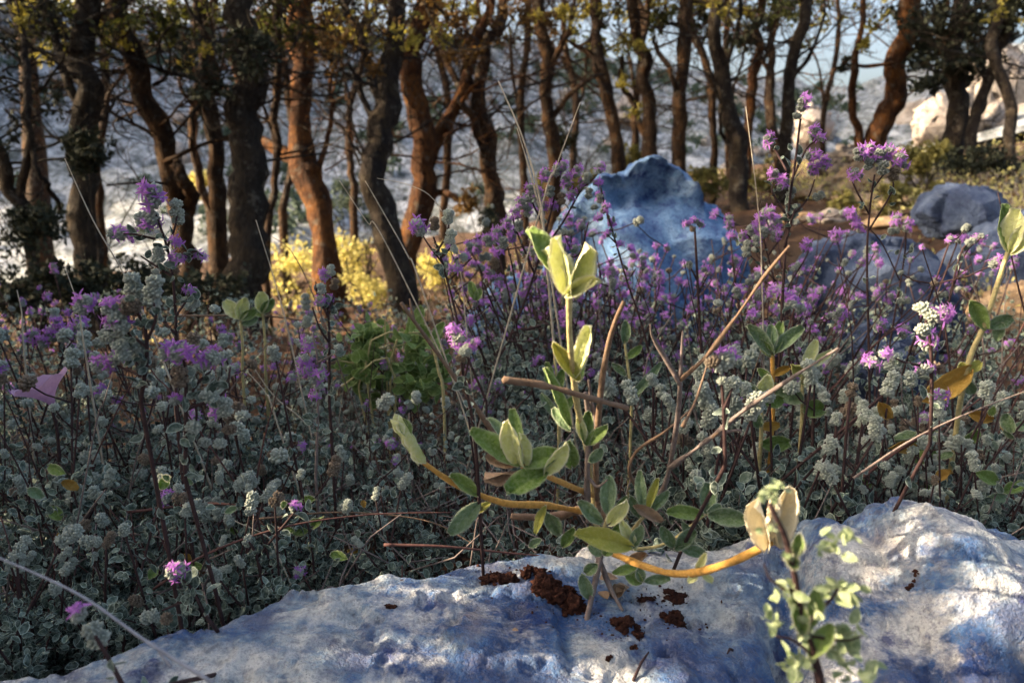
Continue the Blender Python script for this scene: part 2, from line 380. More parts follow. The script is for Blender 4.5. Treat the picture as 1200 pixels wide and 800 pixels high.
mb = MB(); mb.add(np.c_[x, y, np.maximum(rock_z(x, y), -.15)], np.stack([i, i + 1, i + nx + 1, i + nx], -1))
tag(part('limestone_slab', mb, M['rock_front']), 'broad bluish white limestone slab with a rounded hump, below all the plants', 'rock')
def rz(x, y): return float(rock_z(np.array([float(x)]), np.array([float(y)]))[0])

# ------------------------------------------------------------------ boulders
def ico(sub):
    import bmesh
    bm = bmesh.new(); bmesh.ops.create_icosphere(bm, subdivisions=sub, radius=1)
    v = np.array([q.co[:] for q in bm.verts]); f = np.array([[q.index for q in fc.verts] for fc in bm.faces]); bm.free(); return v, f
ICO = {k: ico(k) for k in (2, 3, 4, 6)}
def rock_outline(name, Y, outline, depth, mat, label, cat='rock', rough=.05, sub=6, seed=0, group=None, dents=()):
    """rock with a given outline (photo pixels) and real depth (metres)"""
    P = np.array([at(px, py, Y) for px, py in outline])[:, [0, 2]]; c = (P.max(0) + P.min(0)) / 2; D = P - c
    th = np.arctan2(D[:, 1], D[:, 0]); r = np.hypot(D[:, 0], D[:, 1]); o = np.argsort(th); th, r = th[o], r[o]
    th = np.r_[th - 2 * math.pi, th, th + 2 * math.pi]; r = np.r_[r, r, r]
    v, f = ICO[sub]; a = np.arctan2(v[:, 2], v[:, 0]); rho = np.hypot(v[:, 0], v[:, 2]); Rr = np.interp(a, th, r)
    q = np.c_[c[0] + np.cos(a) * rho * Rr, Y + depth * .25 + v[:, 1] * depth, c[1] + np.sin(a) * rho * Rr]
    sc = Rr.mean()
    n = fbm(v * 2.2 + seed, 5, 60 + seed, .55); rg = 1 - np.abs(fbm(v * 3.5 + seed, 4, 70 + seed, .6)) * 2
    w = .35 + .65 * np.abs(v[:, 1])
    q = q + v * (sc * rough * (n * 1.4 + rg * .8) * w)[:, None]
    for k in range(26):                                     # broken flat faces
        n_ = rdir(1)[0]; n_[1] = -abs(n_[1]) if k % 3 else n_[1]; n_ = unit(n_ * np.array([.8, 1.3, .8]))
        dd = (q - q.mean(0)) @ n_; lim = np.quantile(dd, rng.uniform(.9, .975)); ex = np.clip(dd - lim, 0, None)
        q = q - n_ * (ex * .85)[:, None] * (np.abs(v[:, 1]) > .28)[:, None]
    for (px, py, rp, dp) in dents:
        p = at(px, py, Y - depth * .6); rr = rp * ppm(px, py, Y)
        d2 = ((q[:, 0] - p[0]) ** 2 + (q[:, 2] - p[2]) ** 2) / rr ** 2
        q[:, 1] += np.where(v[:, 1] < 0, dp * np.exp(-d2), 0)
    mb = MB(); mb.add(q, f); return tag(part(name, mb, mat), label, cat, group)
rock_outline('boulder', 1.95, [(763, 183), (785, 192), (806, 204), (820, 222), (832, 240), (858, 262), (872, 300), (870, 380), (780, 440), (690, 430), (640, 380), (640, 320), (655, 275), (675, 245), (690, 225), (706, 205), (735, 202), (748, 188)],
             .24, M['boulder'], 'large blue limestone boulder with a narrow peak, rising behind the mauve flowers', seed=1, rough=.1,
             dents=((738, 240, 14, .06), (775, 232, 22, .08), (700, 300, 30, .06), (790, 285, 40, .05)))
rock_outline('boulder', 1.75, [(545, 392), (562, 355), (592, 330), (625, 322), (652, 345), (660, 400), (630, 440), (560, 440)], .12, M['boulder'], 'low blue boulder glimpsed through the stems of the crowded mauve herb', seed=9, rough=.1)
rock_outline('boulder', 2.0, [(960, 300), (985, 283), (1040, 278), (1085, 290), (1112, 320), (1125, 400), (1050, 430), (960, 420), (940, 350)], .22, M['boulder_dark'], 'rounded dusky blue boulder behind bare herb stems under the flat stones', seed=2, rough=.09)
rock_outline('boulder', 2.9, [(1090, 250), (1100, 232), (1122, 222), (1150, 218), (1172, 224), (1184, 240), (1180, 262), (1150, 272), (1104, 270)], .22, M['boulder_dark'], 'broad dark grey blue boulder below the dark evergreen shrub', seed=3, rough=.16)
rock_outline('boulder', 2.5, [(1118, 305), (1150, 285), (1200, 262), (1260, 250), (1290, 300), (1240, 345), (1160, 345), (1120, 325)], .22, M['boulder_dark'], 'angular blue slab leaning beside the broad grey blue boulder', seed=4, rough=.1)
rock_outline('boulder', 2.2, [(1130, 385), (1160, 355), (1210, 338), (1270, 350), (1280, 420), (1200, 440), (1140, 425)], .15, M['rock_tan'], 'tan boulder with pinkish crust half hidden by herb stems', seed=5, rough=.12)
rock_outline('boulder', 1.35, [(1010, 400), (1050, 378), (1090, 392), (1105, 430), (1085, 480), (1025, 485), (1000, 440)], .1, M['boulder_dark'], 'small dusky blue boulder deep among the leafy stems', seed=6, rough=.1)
for k, (Y, pts, lab, mt) in enumerate([
    (6.0, [(960, 222), (985, 206), (1030, 203), (1062, 212), (1065, 232), (1010, 240), (965, 238)], 'flat tan stone at the foot of the forked tree', 'rock_tan'),
    (7.0, [(955, 196), (985, 180), (1020, 178), (1040, 190), (1030, 205), (970, 206)], 'flat pinkish stone just uphill of the forked tree', 'rock_pale'),
    (4.6, [(1000, 262), (1030, 248), (1075, 250), (1088, 268), (1060, 282), (1005, 280)], 'low sunlit orange stone above the dusky blue boulder', 'rock_tan'),
    (14, [(938, 150), (945, 128), (954, 120), (962, 128), (968, 165), (940, 175)], 'slim upright pale rock standing alone on the slope', 'rock_pale'),
    (16, [(1140, 90), (1155, 62), (1180, 52), (1200, 70), (1215, 120), (1140, 130)], 'tall cream rock seen between the dark trunks', 'rock_pale'),
    (13, [(1075, 140), (1090, 120), (1105, 112), (1120, 128), (1125, 165), (1078, 168)], 'blunt cream rock above the yellow shrub', 'rock_pale')]):
    rock_outline('hillside_rock', Y, pts, Y * .025, M[mt], lab, 'rock', .24, 6, 10 + k)
for k, (px, py, w_, h_, Y) in enumerate([(975, 232, 26, 9, 4.4), (1010, 225, 34, 10, 5.0), (1048, 243, 30, 9, 3.9), (1062, 214, 28, 9, 5.6), (990, 252, 22, 8, 3.6), (940, 240, 22, 8, 4.6), (1030, 270, 26, 9, 3.1), (1080, 275, 30, 10, 2.9), (955, 212, 22, 8, 5.8), (1004, 198, 30, 9, 6.4), (1085, 238, 20, 7, 3.8)]):
    c = at(px, py, Y); m = ppm(px, py, Y); v, f = ICO[4]; z_ = land(c[0], c[1])
    q = v * (1 + .3 * fbm(v * 1.7 + k * 5, 4, 90 + k, .6))[:, None] * np.array([w_, w_ * .8, h_]) * m; q = q + [c[0], c[1], z_ + h_ * m * .4]
    mb = MB(); mb.add(q, f); tag(part('flat_stone', mb, M['rock_tan'] if k % 3 else M['rock_pale']), 'small flat tan stone on the golden ground below the forked tree', 'stone', 'flat stones below the forked tree')
# scattered rocks of the slope
rock_meshes = []
for k in range(5):
    v, f = ICO[3]; q = v * np.array([1, .8, .7]) * (1 + .5 * fbm(v * 1.9 + k * 7, 4, 80 + k, .65))[:, None]
    mb = MB(); mb.add(q, f); rock_meshes.append(mb.mesh('hillside_rock', M['rock_pale']))
for k in range(120):
    y_ = rng.uniform(12, 34 if k < 38 else 50); px = rng.uniform(930, 1260) if k < 38 else rng.uniform(-40, 930)
    x_ = (px - 600) / F * y_; o = bpy.data.objects.new('hillside_rock', rock_meshes[k % 5]); COL.objects.link(o)
    s = rng.uniform(.2, .6) * y_ / 18 * (1 if px > 930 else .6); o.location = (x_, y_, land(x_, y_) + s * .2); o.scale = (s, s, s * rng.uniform(.7, 1.2)); o.rotation_euler = (rng.uniform(-.3, .3), rng.uniform(-.3, .3), rng.uniform(0, 6))
    if px > 930: tag(o, 'weathered cream rock strewn over the sunlit valley slope', 'rock', 'cream rocks on the sunlit slope')
    else: tag(o, 'pale rock strewn over the blue shaded hillside behind the trunks', 'rock', 'rocks on the shaded hillside')

# ------------------------------------------------------------------ trees
def twigs(mb, p, d, L, r, depth, mat, tips=None, sides=5):
    n = 5; pts = [np.array(p)]; d = unit(d)
    for k in range(n):
        d = unit(d + rng.normal(size=3) * .22 + np.array([0, 0, .04])); pts.append(pts[-1] + d * L / n)
    tube(mb, pts, np.linspace(r, r * .55, n + 1), sides, mat)
    if depth > 0:
        for k in range(rng.integers(2, 4)):
            i = rng.integers(2, n + 1); twigs(mb, pts[i], unit(d + rng.normal(size=3) * .75), L * rng.uniform(.5, .8), r * .55, depth - 1, mat, tips, max(3, sides - 1))
    elif tips is not None: tips.append(pts[-1]); tips.append(pts[2])
def leaves_ball(mb, c, rad, n, size, mat, shell=.5, up=.3, flat=(1, 1, 1), shape=None):
    V, Fc, E = shape or LEAF_OAK
    d = rdir(n); r = rng.random(n) ** shell; P = np.asarray(c) + d * (rad * r)[:, None] * np.asarray(flat)
    # clump: pull towards random sub centres
    ncl = max(4, n // 26); cc = np.asarray(c) + rdir(ncl) * (rad * rng.random(ncl) ** .45)[:, None] * np.asarray(flat)
    P = cc[rng.integers(0, ncl, n)] + rng.normal(size=(n, 3)) * rad * .15 * np.asarray(flat)
    ax = rdir(n, .2); Mx = frames(ax, rdir(n, up)) * (size * rng.uniform(.6, 1.25, n))[:, None, None]
    mb.many(V, Fc, Mx, P, mat, E)
def pxline(pts, Y, n, wob=.0):
    P = np.array([at(p[0], p[1], Y) for p in pts]); w = np.array([p[2] * ppm(p[0], p[1], Y) / 2 * .74 for p in pts])
    C = curve(P, n); W = np.interp(np.linspace(0, 1, n), np.linspace(0, 1, len(w)), w)
    t = np.linspace(0, 1, n)
    C[:, 1] += wob * np.sin(t * 5 + Y * 9) * Y * .02
    C[:, 0] += wob * fbm(np.c_[t * (5 + (Y * 137.7) % 7), t * 0 + Y * 31 + pts[0][0], t * 0], 3, 13, .6) * W.mean() * .95
    return C, W
def tree(Y, trunk, label, branches=(), clumps=(), bark='bark', leafm='oak_leaf', bare=(), crown=1, crown_r=.9, crown_n=1500, name='oak_tree', group=None, foot=True):
    C, W = pxline(trunk, Y, 40, 1)
    base = C[0].copy(); gz = land(base[0], base[1]) - .04
    if foot:
        if base[2] > gz: C = np.vstack([[base[0], base[1], gz], (C[0] + [base[0], base[1], gz]) / 2, C]); W = np.r_[W[0] * 1.35, W[0] * 1.1, W]
    t = thing(name, (float(C[0][0]), float(C[0][1]), float(C[0][2])), label, 'tree', group)
    mb = MB(); tube(mb, C, W, 18, 0, .22, int(Y * 100) % 97, 5 / max(W.mean() * 8, .3)); part('trunk', mb, M[bark], t)
    tips = []
    for b in branches:
        Bc, Bw = pxline(b, Y, 22, 1.0); off = Bc[0][1] - np.interp(0, [0, 1], [Bc[0][1], 0])
        k = np.argmin(np.linalg.norm(C[:, [0, 2]] - Bc[0][[0, 2]], axis=1)); Bc[:, 1] += (C[k][1] - Bc[0][1]) * np.linspace(1, 0, len(Bc))
        mb = MB(); tube(mb, Bc, Bw, 10, 0, .2, 3, 6); part('branch', mb, M[bark], t); tips.append(Bc[-1])
    cr = MB()
    for (px, py, dx, dy, L, r) in bare:                     # bare twigs that start on the trunk
        p = at(px, py, Y); twigs(cr, p, (dx, rng.uniform(-.5, .2), dy), L, r, 3, 0)
    for (px, py, rp, n, *mt) in clumps:
        p = at(px, py, Y + rng.uniform(-.35, .25)); rr = rp * ppm(px, py, Y)
        leaves_ball(cr, p, rr, n, .011 * Y ** .8, 1 + (1 if mt else 0), flat=(1, .8, .8))
        for q in range(3): twigs(cr, p + rng.normal(size=3) * rr * .3, rdir(1)[0], rr * .9, .0025 * Y ** .5, 2, 0, sides=4)
    if len(clumps) and foot:
        for k in range(9 if trunk[0][0] < 600 else 5):
            px = trunk[-3][0] + rng.uniform(-75, 75); p = at(px, rng.uniform(-70, 60 if trunk[0][0] < 600 else 25), Y + rng.uniform(-.4, .4)); rr = rng.uniform(16, 34) * ppm(px, 20, Y)
            leaves_ball(cr, p, rr, int(rng.uniform(50, 130)), .0105 * Y ** .8, 1 if rng.random() < .55 else 2, flat=(1.2, .8, .7))
            twigs(cr, p + np.array([0, 0, rr]), (rng.normal() * .6, rng.normal() * .4, -1), rr * 2.6, .003 * Y ** .5, 3, 0, sides=4)
            twigs(cr, C[rng.integers(14, 34)], (rng.choice([-1, 1]) * 1.0, rng.normal() * .4, rng.uniform(-.1, .7)), .14 * Y ** .8, .0035 * Y ** .5, 3, 0, sides=4)
    if crown:
        top = C[-1]
        for k in range(crown):
            a = rng.uniform(0, 6.28); c = top + np.array([math.cos(a) * crown_r * .6, math.sin(a) * crown_r * .6, rng.uniform(.15, crown_r * .9)])
            twigs(cr, top - np.array([0, 0, .2]), c - top + np.array([0, 0, .2]), np.linalg.norm(c - top) * 1.2, W[-1] * .6, 2, 0)
            leaves_ball(cr, c, crown_r * .8, crown_n // crown, .055, 1, flat=(1, 1, .75))
    part('crown', cr, [M[bark], M[leafm], M['backlit_leaf']], t)
    return t
tree(3.3, [(118, 330, 42), (112, 260, 38), (98, 170, 38), (90, 80, 36), (87, 0, 38), (80, -140, 32), (86, -330, 22)], 'stout shaded trunk behind the ball of dark foliage', [[(96, 130, 18), (60, 60, 14), (30, -10, 10), (10, -90, 6)]],
     [(45, 30, 45, 300), (140, 20, 35, 160)], 'bark_grey', 'oak_leaf', [(100, 60, -.8, .5, .25, .008), (100, 150, .8, .4, .25, .007), (90, 30, .6, .5, .3, .008)], 3)
tree(3.1, [(35, 300, 20), (25, 235, 22), (8, 180, 22), (-30, 110, 20), (-60, 0, 16), (-70, -200, 10)], 'dark crooked trunk leaning out past the edge of the wood', [[(30, 240, 15), (50, 170, 13), (45, 90, 12), (20, 20, 10), (-10, -60, 8)], [(50, 170, 10), (70, 215, 9), (60, 250, 6)]],
     [(20, 20, 60, 420), (30, 100, 50, 130), (10, 140, 40, 120)], 'bark_dark', 'oak_leaf_dark', [(30, 180, .9, .3, .3, .007), (40, 110, .8, .5, .3, .006), (45, 90, -.8, .4, .3, .007), (50, 160, .8, -.1, .25, .006), (30, 60, .7, .1, .35, .007)], 3)
tree(3.6, [(215, 320, 32), (203, 260, 34), (190, 200, 36), (175, 130, 34), (160, 60, 34), (152, 0, 34), (150, -150, 28), (140, -330, 20)], 'thick dark trunk that bends away from the ball of foliage', [[(165, 90, 14), (140, 40, 10), (110, 0, 8), (90, -60, 6)], [(205, 265, 20), (222, 220, 18), (212, 190, 12)]],
     [(200, 30, 30, 120), (125, 60, 30, 70)], 'bark', 'oak_leaf', [(170, 120, -.9, .1, .3, .009), (185, 165, -.9, .3, .3, .01), (180, 100, .9, .6, .28, .009), (190, 190, .9, .4, .4, .012), (178, 150, .8, .1, .3, .008), (195, 215, -.8, .0, .25, .008)], 3)
tree(3.9, [(262, 300, 26), (258, 180, 24), (250, 110, 24), (238, 50, 24), (226, 0, 24), (215, -150, 20), (205, -300, 14)], 'slim dark trunk pressed against the broadest trunk', [[(250, 110, 14), (246, 50, 13), (250, -10, 12), (260, -120, 9)]], [(200, 20, 30, 120), (215, 60, 26, 60, 1)], 'bark', 'oak_leaf', [(250, 100, -.7, .6, .3, .008)], 2)
tree(3.4, [(292, 330, 62), (290, 270, 58), (280, 200, 56), (275, 130, 50), (278, 70, 44), (280, 0, 40), (285, -150, 36), (280, -330, 24)], 'broadest trunk in the grove, grey brown with mottled bark', [],
     [(250, 75, 45, 300), (310, 75, 30, 140), (285, 60, 40, 180), (235, 110, 35, 110)], 'bark_grey', 'oak_leaf_dark', [(262, 100, -.9, .2, .4, .012), (265, 110, -.8, -.2, .3, .009), (300, 70, .8, .2, .25, .008), (260, 60, -.8, .3, .35, .01)], 3)
tree(4.2, [(312, 310, 11), (314, 250, 12), (318, 190, 12), (320, 130, 12), (322, 60, 13), (324, 0, 13), (328, -140, 10), (320, -260, 6)], 'sapling with a straight thin stem beside the orange trunk', [[(318, 180, 7), (306, 130, 6), (300, 95, 4)]], [(330, 10, 24, 60)], 'bark', 'oak_leaf', [(319, 150, -.5, .7, .25, .006)], 1, .6, 500, 'sapling')
tree(4.7, [(398, 372, 46), (390, 330, 44), (377, 260, 42), (360, 200, 42), (354, 140, 34), (360, 80, 34), (352, 30, 36), (344, 0, 36), (330, -150, 28), (330, -300, 18)], 'orange trunk with a low elbow where a limb joins', [[(365, 205, 30), (335, 185, 26), (312, 168, 22), (298, 158, 16), (285, 120, 12), (270, 60, 9)], [(376, 235, 9), (377, 180, 9), (384, 130, 8), (386, 85, 6)]],
     [(335, 40, 22, 90), (310, 15, 25, 80)], 'bark_orange', 'oak_leaf', [(385, 120, .3, .8, .3, .007), (380, 200, .6, .6, .3, .006), (345, 50, -.8, .5, .3, .008), (365, 40, .8, .5, .4, .009)], 3)
tree(4.0, [(470, 395, 46), (462, 330, 44), (452, 260, 42), (445, 200, 44), (448, 140, 38), (452, 80, 34), (456, 0, 30), (460, -150, 26), (455, -320, 18)], 'nearly black trunk with pale rings across its bark', [[(440, 190, 15), (432, 140, 12), (415, 95, 9), (412, 75, 5)], [(450, 130, 20), (430, 80, 15), (412, 30, 12), (395, -20, 10), (380, -110, 8)], [(432, 140, 8), (442, 110, 7), (438, 80, 4)], [(438, 215, 8), (425, 190, 6), (414, 170, 4)]],
     [(400, 40, 50, 240), (425, 60, 30, 120), (385, 70, 30, 120)], 'bark_dark', 'brown_leaf', [(425, 60, -.8, .5, .35, .008), (415, 30, .6, .6, .3, .008), (440, 100, -.9, .3, .3, .007)], 3)
tree(4.9, [(478, 345, 42), (480, 290, 40), (486, 220, 38), (490, 150, 36), (490, 80, 34), (491, 0, 30), (488, -150, 24), (480, -280, 16)], 'orange brown trunk sending a limb up across the gap', [[(488, 200, 26), (520, 140, 22), (550, 80, 18), (568, 20, 15), (580, -60, 12), (600, -160, 8)], [(520, 150, 10), (545, 110, 8), (570, 95, 5)], [(485, 235, 14), (515, 225, 11), (540, 235, 8)]],
     [(530, 20, 28, 110), (545, 60, 26, 100)], 'bark_orange', 'brown_leaf', [(540, 110, .7, .3, .45, .009), (520, 160, .9, .3, .45, .009), (505, 60, .7, .5, .3, .008), (480, 40, -.8, .5, .35, .008), (510, 190, .8, -.2, .4, .008)], 3)
tree(5.2, [(585, 250, 30), (580, 215, 28), (570, 160, 26), (562, 120, 22), (575, 60, 18), (590, 10, 15), (592, -120, 12), (590, -240, 8)], 'forked brown trunk with a dark burl low down', [[(575, 185, 18), (556, 150, 15), (540, 110, 12), (520, 60, 10), (505, -10, 8)], [(562, 120, 10), (545, 80, 8), (560, 30, 7), (555, -30, 5)]],
     [(575, 20, 25, 80), (560, 55, 22, 70)], 'bark', 'brown_leaf', [(560, 90, -.7, .6, .4, .008), (580, 50, .7, .5, .4, .008), (570, 160, .8, .4, .4, .007)], 2)
tree(5.8, [(655, 230, 26), (652, 190, 24), (645, 140, 22), (640, 90, 20), (630, 45, 18), (634, 5, 18), (640, -120, 14), (640, -240, 9)], 'thin trunk above a black shrub, curving at mid height', [[(640, 95, 10), (655, 60, 9), (668, 35, 7), (672, -10, 6)], [(645, 140, 9), (664, 118, 8), (690, 95, 6), (710, 85, 4)]],
     [(625, 25, 22, 70), (668, 20, 20, 60, 1), (650, 55, 20, 50)], 'bark', 'brown_leaf', [(645, 110, -.8, .5, .5, .008), (640, 70, .8, .5, .4, .007), (650, 150, .8, .4, .45, .007)], 2)
tree(6.0, [(725, 260, 24), (722, 200, 22), (720, 150, 21), (712, 90, 19), (704, 40, 18), (698, 0, 18), (690, -120, 14), (690, -250, 9)], 'slender dark trunk standing before the round green hillside tree', [[(718, 130, 9), (700, 95, 8), (690, 60, 7), (665, 45, 5)]], [(740, 55, 22, 110, 1), (735, 95, 18, 70, 1), (715, 20, 20, 60)], 'bark', 'oak_leaf', [(715, 100, -.8, .5, .5, .008), (710, 60, .8, .4, .4, .007)], 2)
tree(6.2, [(768, 280, 26), (768, 210, 24), (764, 150, 22), (758, 90, 20), (752, 50, 18), (742, 10, 17), (735, -120, 13), (735, -250, 9)], 'dark trunk with a side limb forming a narrow V above the boulder', [[(766, 180, 11), (750, 130, 9), (732, 95, 8), (728, 70, 6)], [(752, 50, 12), (764, 20, 11), (770, -30, 10), (780, -120, 7)]], [(775, 30, 22, 90), (700, 60, 18, 70, 1), (745, 130, 14, 40, 1)], 'bark', 'oak_leaf', [(760, 110, .8, .5, .4, .007), (755, 60, -.7, .4, .4, .007)], 2)
tree(6.0, [(792, 280, 24), (790, 200, 22), (788, 140, 21), (792, 80, 20), (800, 30, 20), (802, 0, 20), (810, -130, 15), (812, -260, 9)], 'straight brown trunk over the peak of the blue boulder', [[(790, 110, 9), (778, 70, 8), (770, 40, 6)]], [(815, 20, 25, 120), (785, 20, 20, 70)], 'bark', 'oak_leaf', [(795, 60, .8, .5, .4, .008), (790, 130, -.8, .5, .4, .007)], 2)
tree(6.6, [(836, 260, 12), (834, 200, 12), (832, 150, 12), (824, 90, 12), (812, 40, 11), (806, 0, 10), (800, -120, 7)], 'very thin wavering stem between two dark trunks', [], [(822, 40, 14, 40)], 'bark', 'oak_leaf', [(828, 110, .8, .5, .4, .006)], 1, .7, 500, 'sapling')
tree(5.6, [(880, 300, 30), (874, 240, 28), (866, 170, 27), (852, 110, 26), (843, 60, 22), (838, 0, 20), (830, -130, 16), (830, -260, 10)], 'heavy dark trunk swelling downwards past the blue boulder', [[(850, 95, 10), (862, 60, 8), (866, 20, 7), (860, -40, 5)], [(866, 170, 8), (850, 150, 7), (838, 105, 5)]], [(870, 45, 22, 110), (885, 25, 18, 70)], 'bark_dark', 'oak_leaf_dark', [(848, 80, .8, .5, .4, .007), (855, 120, -.8, .5, .4, .007)], 2)
tree(7.0, [(884, 270, 16), (882, 180, 16), (884, 110, 15), (888, 60, 14), (886, 10, 13), (890, -120, 10)], 'reddish thin trunk lit from the side beside the heavy dark one', [[(884, 110, 7), (895, 75, 6), (905, 30, 4)]], [(888, 45, 22, 120), (895, 70, 16, 50)], 'bark_orange', 'oak_leaf_dark', [(885, 80, -.7, .5, .4, .006)], 1, .7, 600)
tree(6.8, [(908, 270, 18), (905, 190, 17), (902, 120, 16), (908, 60, 13), (912, 10, 12), (918, -120, 8)], 'pale brown thin trunk ending in a fine fork', [[(905, 90, 7), (898, 50, 6), (890, 0, 4)]], [(905, 20, 16, 50)], 'bark', 'oak_leaf', [(905, 90, .8, .6, .45, .006)], 1, .7, 600)
tree(5.7, [(930, 300, 24), (926, 230, 22), (923, 160, 21), (924, 100, 20), (932, 50, 19), (940, 0, 18), (945, -130, 14), (950, -260, 9)], 'dark trunk leaning towards the open sky with mauve flowers before it', [[(926, 95, 7), (945, 70, 6), (955, 30, 5), (962, -30, 4)]], [(918, 15, 16, 50)], 'bark_dark', 'oak_leaf', [(930, 60, -.8, .5, .4, .006)], 1, .8, 700)
tree(6.4, [(1020, 205, 36), (1034, 165, 33), (1044, 120, 31), (1052, 60, 29), (1062, 0, 28), (1075, -130, 22), (1080, -260, 14)], 'black and orange forked tree whose low limb curves up to the sky', [[(1022, 180, 18), (1012, 145, 15), (1002, 100, 12), (998, 60, 10), (1003, 0, 9), (1008, -120, 7)], [(1045, 95, 12), (1060, 70, 10), (1090, 30, 9), (1110, -20, 8)], [(1000, 75, 6), (1020, 80, 5), (1040, 76, 4)]],
     [(1075, 40, 26, 260), (1050, 20, 26, 120), (990, 78, 10, 60), (1030, 25, 20, 40, 1), (1012, 55, 9, 40, 1)], 'bark_orange', 'oak_leaf_dark', [(1050, 60, -.8, .5, .4, .007), (1000, 60, .6, .6, .3, .006)], 2)
tree(6.0, [(1112, 215, 34), (1112, 170, 30), (1118, 120, 28), (1130, 60, 26), (1140, 0, 24), (1150, -130, 18)], 'black leafy evergreen with dense dark clumps against cream rocks', [[(1115, 150, 14), (1140, 120, 12), (1160, 80, 11), (1170, 20, 10)], [(1125, 100, 14), (1100, 60, 12), (1085, 10, 10)]],
     [(1100, 35, 36, 620), (1128, 20, 34, 560), (1085, 70, 24, 300), (1120, 75, 26, 300), (1112, 190, 24, 300), (1140, 62, 38, 520), (1165, 30, 36, 460), (1095, 95, 22, 260)], 'bark_dark', 'oak_leaf_dark', [], 2, .9, 1500, 'evergreen_tree')
tree(5.6, [(1150, 220, 18), (1152, 160, 18), (1160, 110, 17), (1168, 60, 16), (1178, 10, 16), (1185, -120, 12)], 'thin black trunk forming an open V with its neighbour', [], [(1180, 10, 24, 160)], 'bark_dark', 'oak_leaf_dark', [], 1, .7, 700)
tree(5.4, [(1176, 230, 16), (1178, 170, 17), (1182, 110, 17), (1176, 60, 17), (1184, 20, 18), (1195, -60, 16), (1210, -160, 12)], 'black trunk nearest the end of the row, arching over the cream rock', [], [(1195, 5, 30, 260)], 'bark_dark', 'oak_leaf_dark', [], 1, .7, 700)
# slender poles further back fill the grove
for k, (px, Y, w, lean) in enumerate([(412, 7.5, 12, 14), (528, 7.2, 13, -16), (610, 7.8, 13, 10), (676, 8.2, 12, -12), (742, 8.6, 13, 6), (860, 8.4, 12, -8), (962, 8.6, 9, 14), (338, 7.0, 12, -10), (235, 6.6, 14, 12), (130, 6.0, 14, -14)]):
    tree(Y, [(px + lean * .6, 245, w), (px + lean * .2, 190, w * .95), (px, 120, w * .9), (px + lean, 50, w * .8), (px + lean * 1.2, -20, w * .7), (px + lean, -130, w * .4)], 'slender pole tree in the gaps behind the larger trunks', [[(px, 130, w * .5), (px - lean, 90, w * .4), (px - lean * 1.4, 30, w * .3)]],
         [(px + lean, 20, 22, 70, 1), (px - lean, 50, 16, 30)], 'bark', 'oak_leaf', [(px, 100, .7, .6, .5, .007), (px, 150, -.7, .5, .5, .007)], 1, .8, 500, 'oak_tree', 'slender trees behind the front row')
# unseen trees added around the view to shade the thicket and trunks
for k, (x_, y_, r_, zc, n_, lab) in enumerate([(-2.9, -.35, .8, 2.75, 1300, 'unseen dense evergreen oak added to shade the herb thicket'), (-4.9, 2.55, 1.4, 2.3, 4600, 'unseen wide evergreen oak added to shade the stout trunks'), (-6.0, 5.9, 1.5, 4.25, 2400, 'unseen tall evergreen oak added for shade over the gap of low sun'), (-6.3, 8.0, 1.5, 4.25, 2400, 'unseen tall evergreen oak added for shade at the far end of the grove'), (-6.2, 10.2, 1.5, 4.2, 1700, 'unseen tall evergreen oak added for shade where the grove meets the hillside'), (-3.8, -2.2, 1.1, 2.2, 3000, 'unseen evergreen oak added for shade behind the limestone slab'), (-1.3, -1.3, 1.35, 3.1, 4200, 'unseen evergreen oak added so its crown darkens the shaded corner'), (1.5, -1.0, 1.35, 3.1, 4200, 'unseen evergreen oak added so its crown darkens the limestone hump'), (.3, -2.4, 1.2, 2.9, 3000, 'unseen evergreen oak added for shade furthest back behind the slab'), (-2.35, 1.55, .8, 1.25, 430, 'unseen loose young evergreen oak added to dapple the thicket'), (-1.5, .95, .38, .88, 1500, 'unseen small bushy oak seedling added to shade the limestone hump'), (-1.5, .25, .5, .4, 2400, 'unseen bushy young evergreen oak added to overshadow the slanting pale stalk')]):
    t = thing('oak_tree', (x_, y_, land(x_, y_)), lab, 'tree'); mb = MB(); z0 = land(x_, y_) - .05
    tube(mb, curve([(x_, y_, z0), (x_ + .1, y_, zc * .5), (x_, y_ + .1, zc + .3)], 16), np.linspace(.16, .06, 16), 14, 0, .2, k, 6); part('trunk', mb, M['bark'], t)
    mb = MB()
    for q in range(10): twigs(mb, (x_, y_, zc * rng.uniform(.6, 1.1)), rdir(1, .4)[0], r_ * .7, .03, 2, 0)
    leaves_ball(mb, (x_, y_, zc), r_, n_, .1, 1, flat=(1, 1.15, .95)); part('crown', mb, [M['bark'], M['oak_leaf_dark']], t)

# ------------------------------------------------------------------ shrubs
def shrub(Y, px, py, rp, n, leaf, label, mat, flat=(1, .9, .85), name='shrub', ground=True, group=None, nball=5, stemm='bark_dark'):
    c = at(px, py, Y); rr = rp * ppm(px, py, Y); z0 = land(c[0], c[1]) if ground else c[2] - rr
    t = thing(name, (c[0], c[1], z0), label, 'shrub', group)
    mb = MB(); tips = []
    for k in range(5): twigs(mb, (c[0], c[1], z0 - .03), np.array([rng.normal() * .4, rng.normal() * .4, 1]), max(rr, c[2] - z0), rr * .035, 2, 0)
    part('stem', mb, M[stemm], t)
    mb = MB()
    for k in range(nball):
        d = rdir(1)[0] * rr * .5 * np.asarray(flat); leaves_ball(mb, c + d, rr * .62, n // nball, leaf, 0, flat=flat)
    part('foliage', mb, M[mat], t); return t
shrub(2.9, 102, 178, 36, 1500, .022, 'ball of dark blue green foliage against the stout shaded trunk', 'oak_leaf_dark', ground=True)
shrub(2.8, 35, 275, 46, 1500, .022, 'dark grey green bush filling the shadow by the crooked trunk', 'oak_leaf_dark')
shrub(2.6, 20, 345, 50, 1300, .024, 'black low bush at the shaded edge of the thicket', 'oak_leaf_dark')
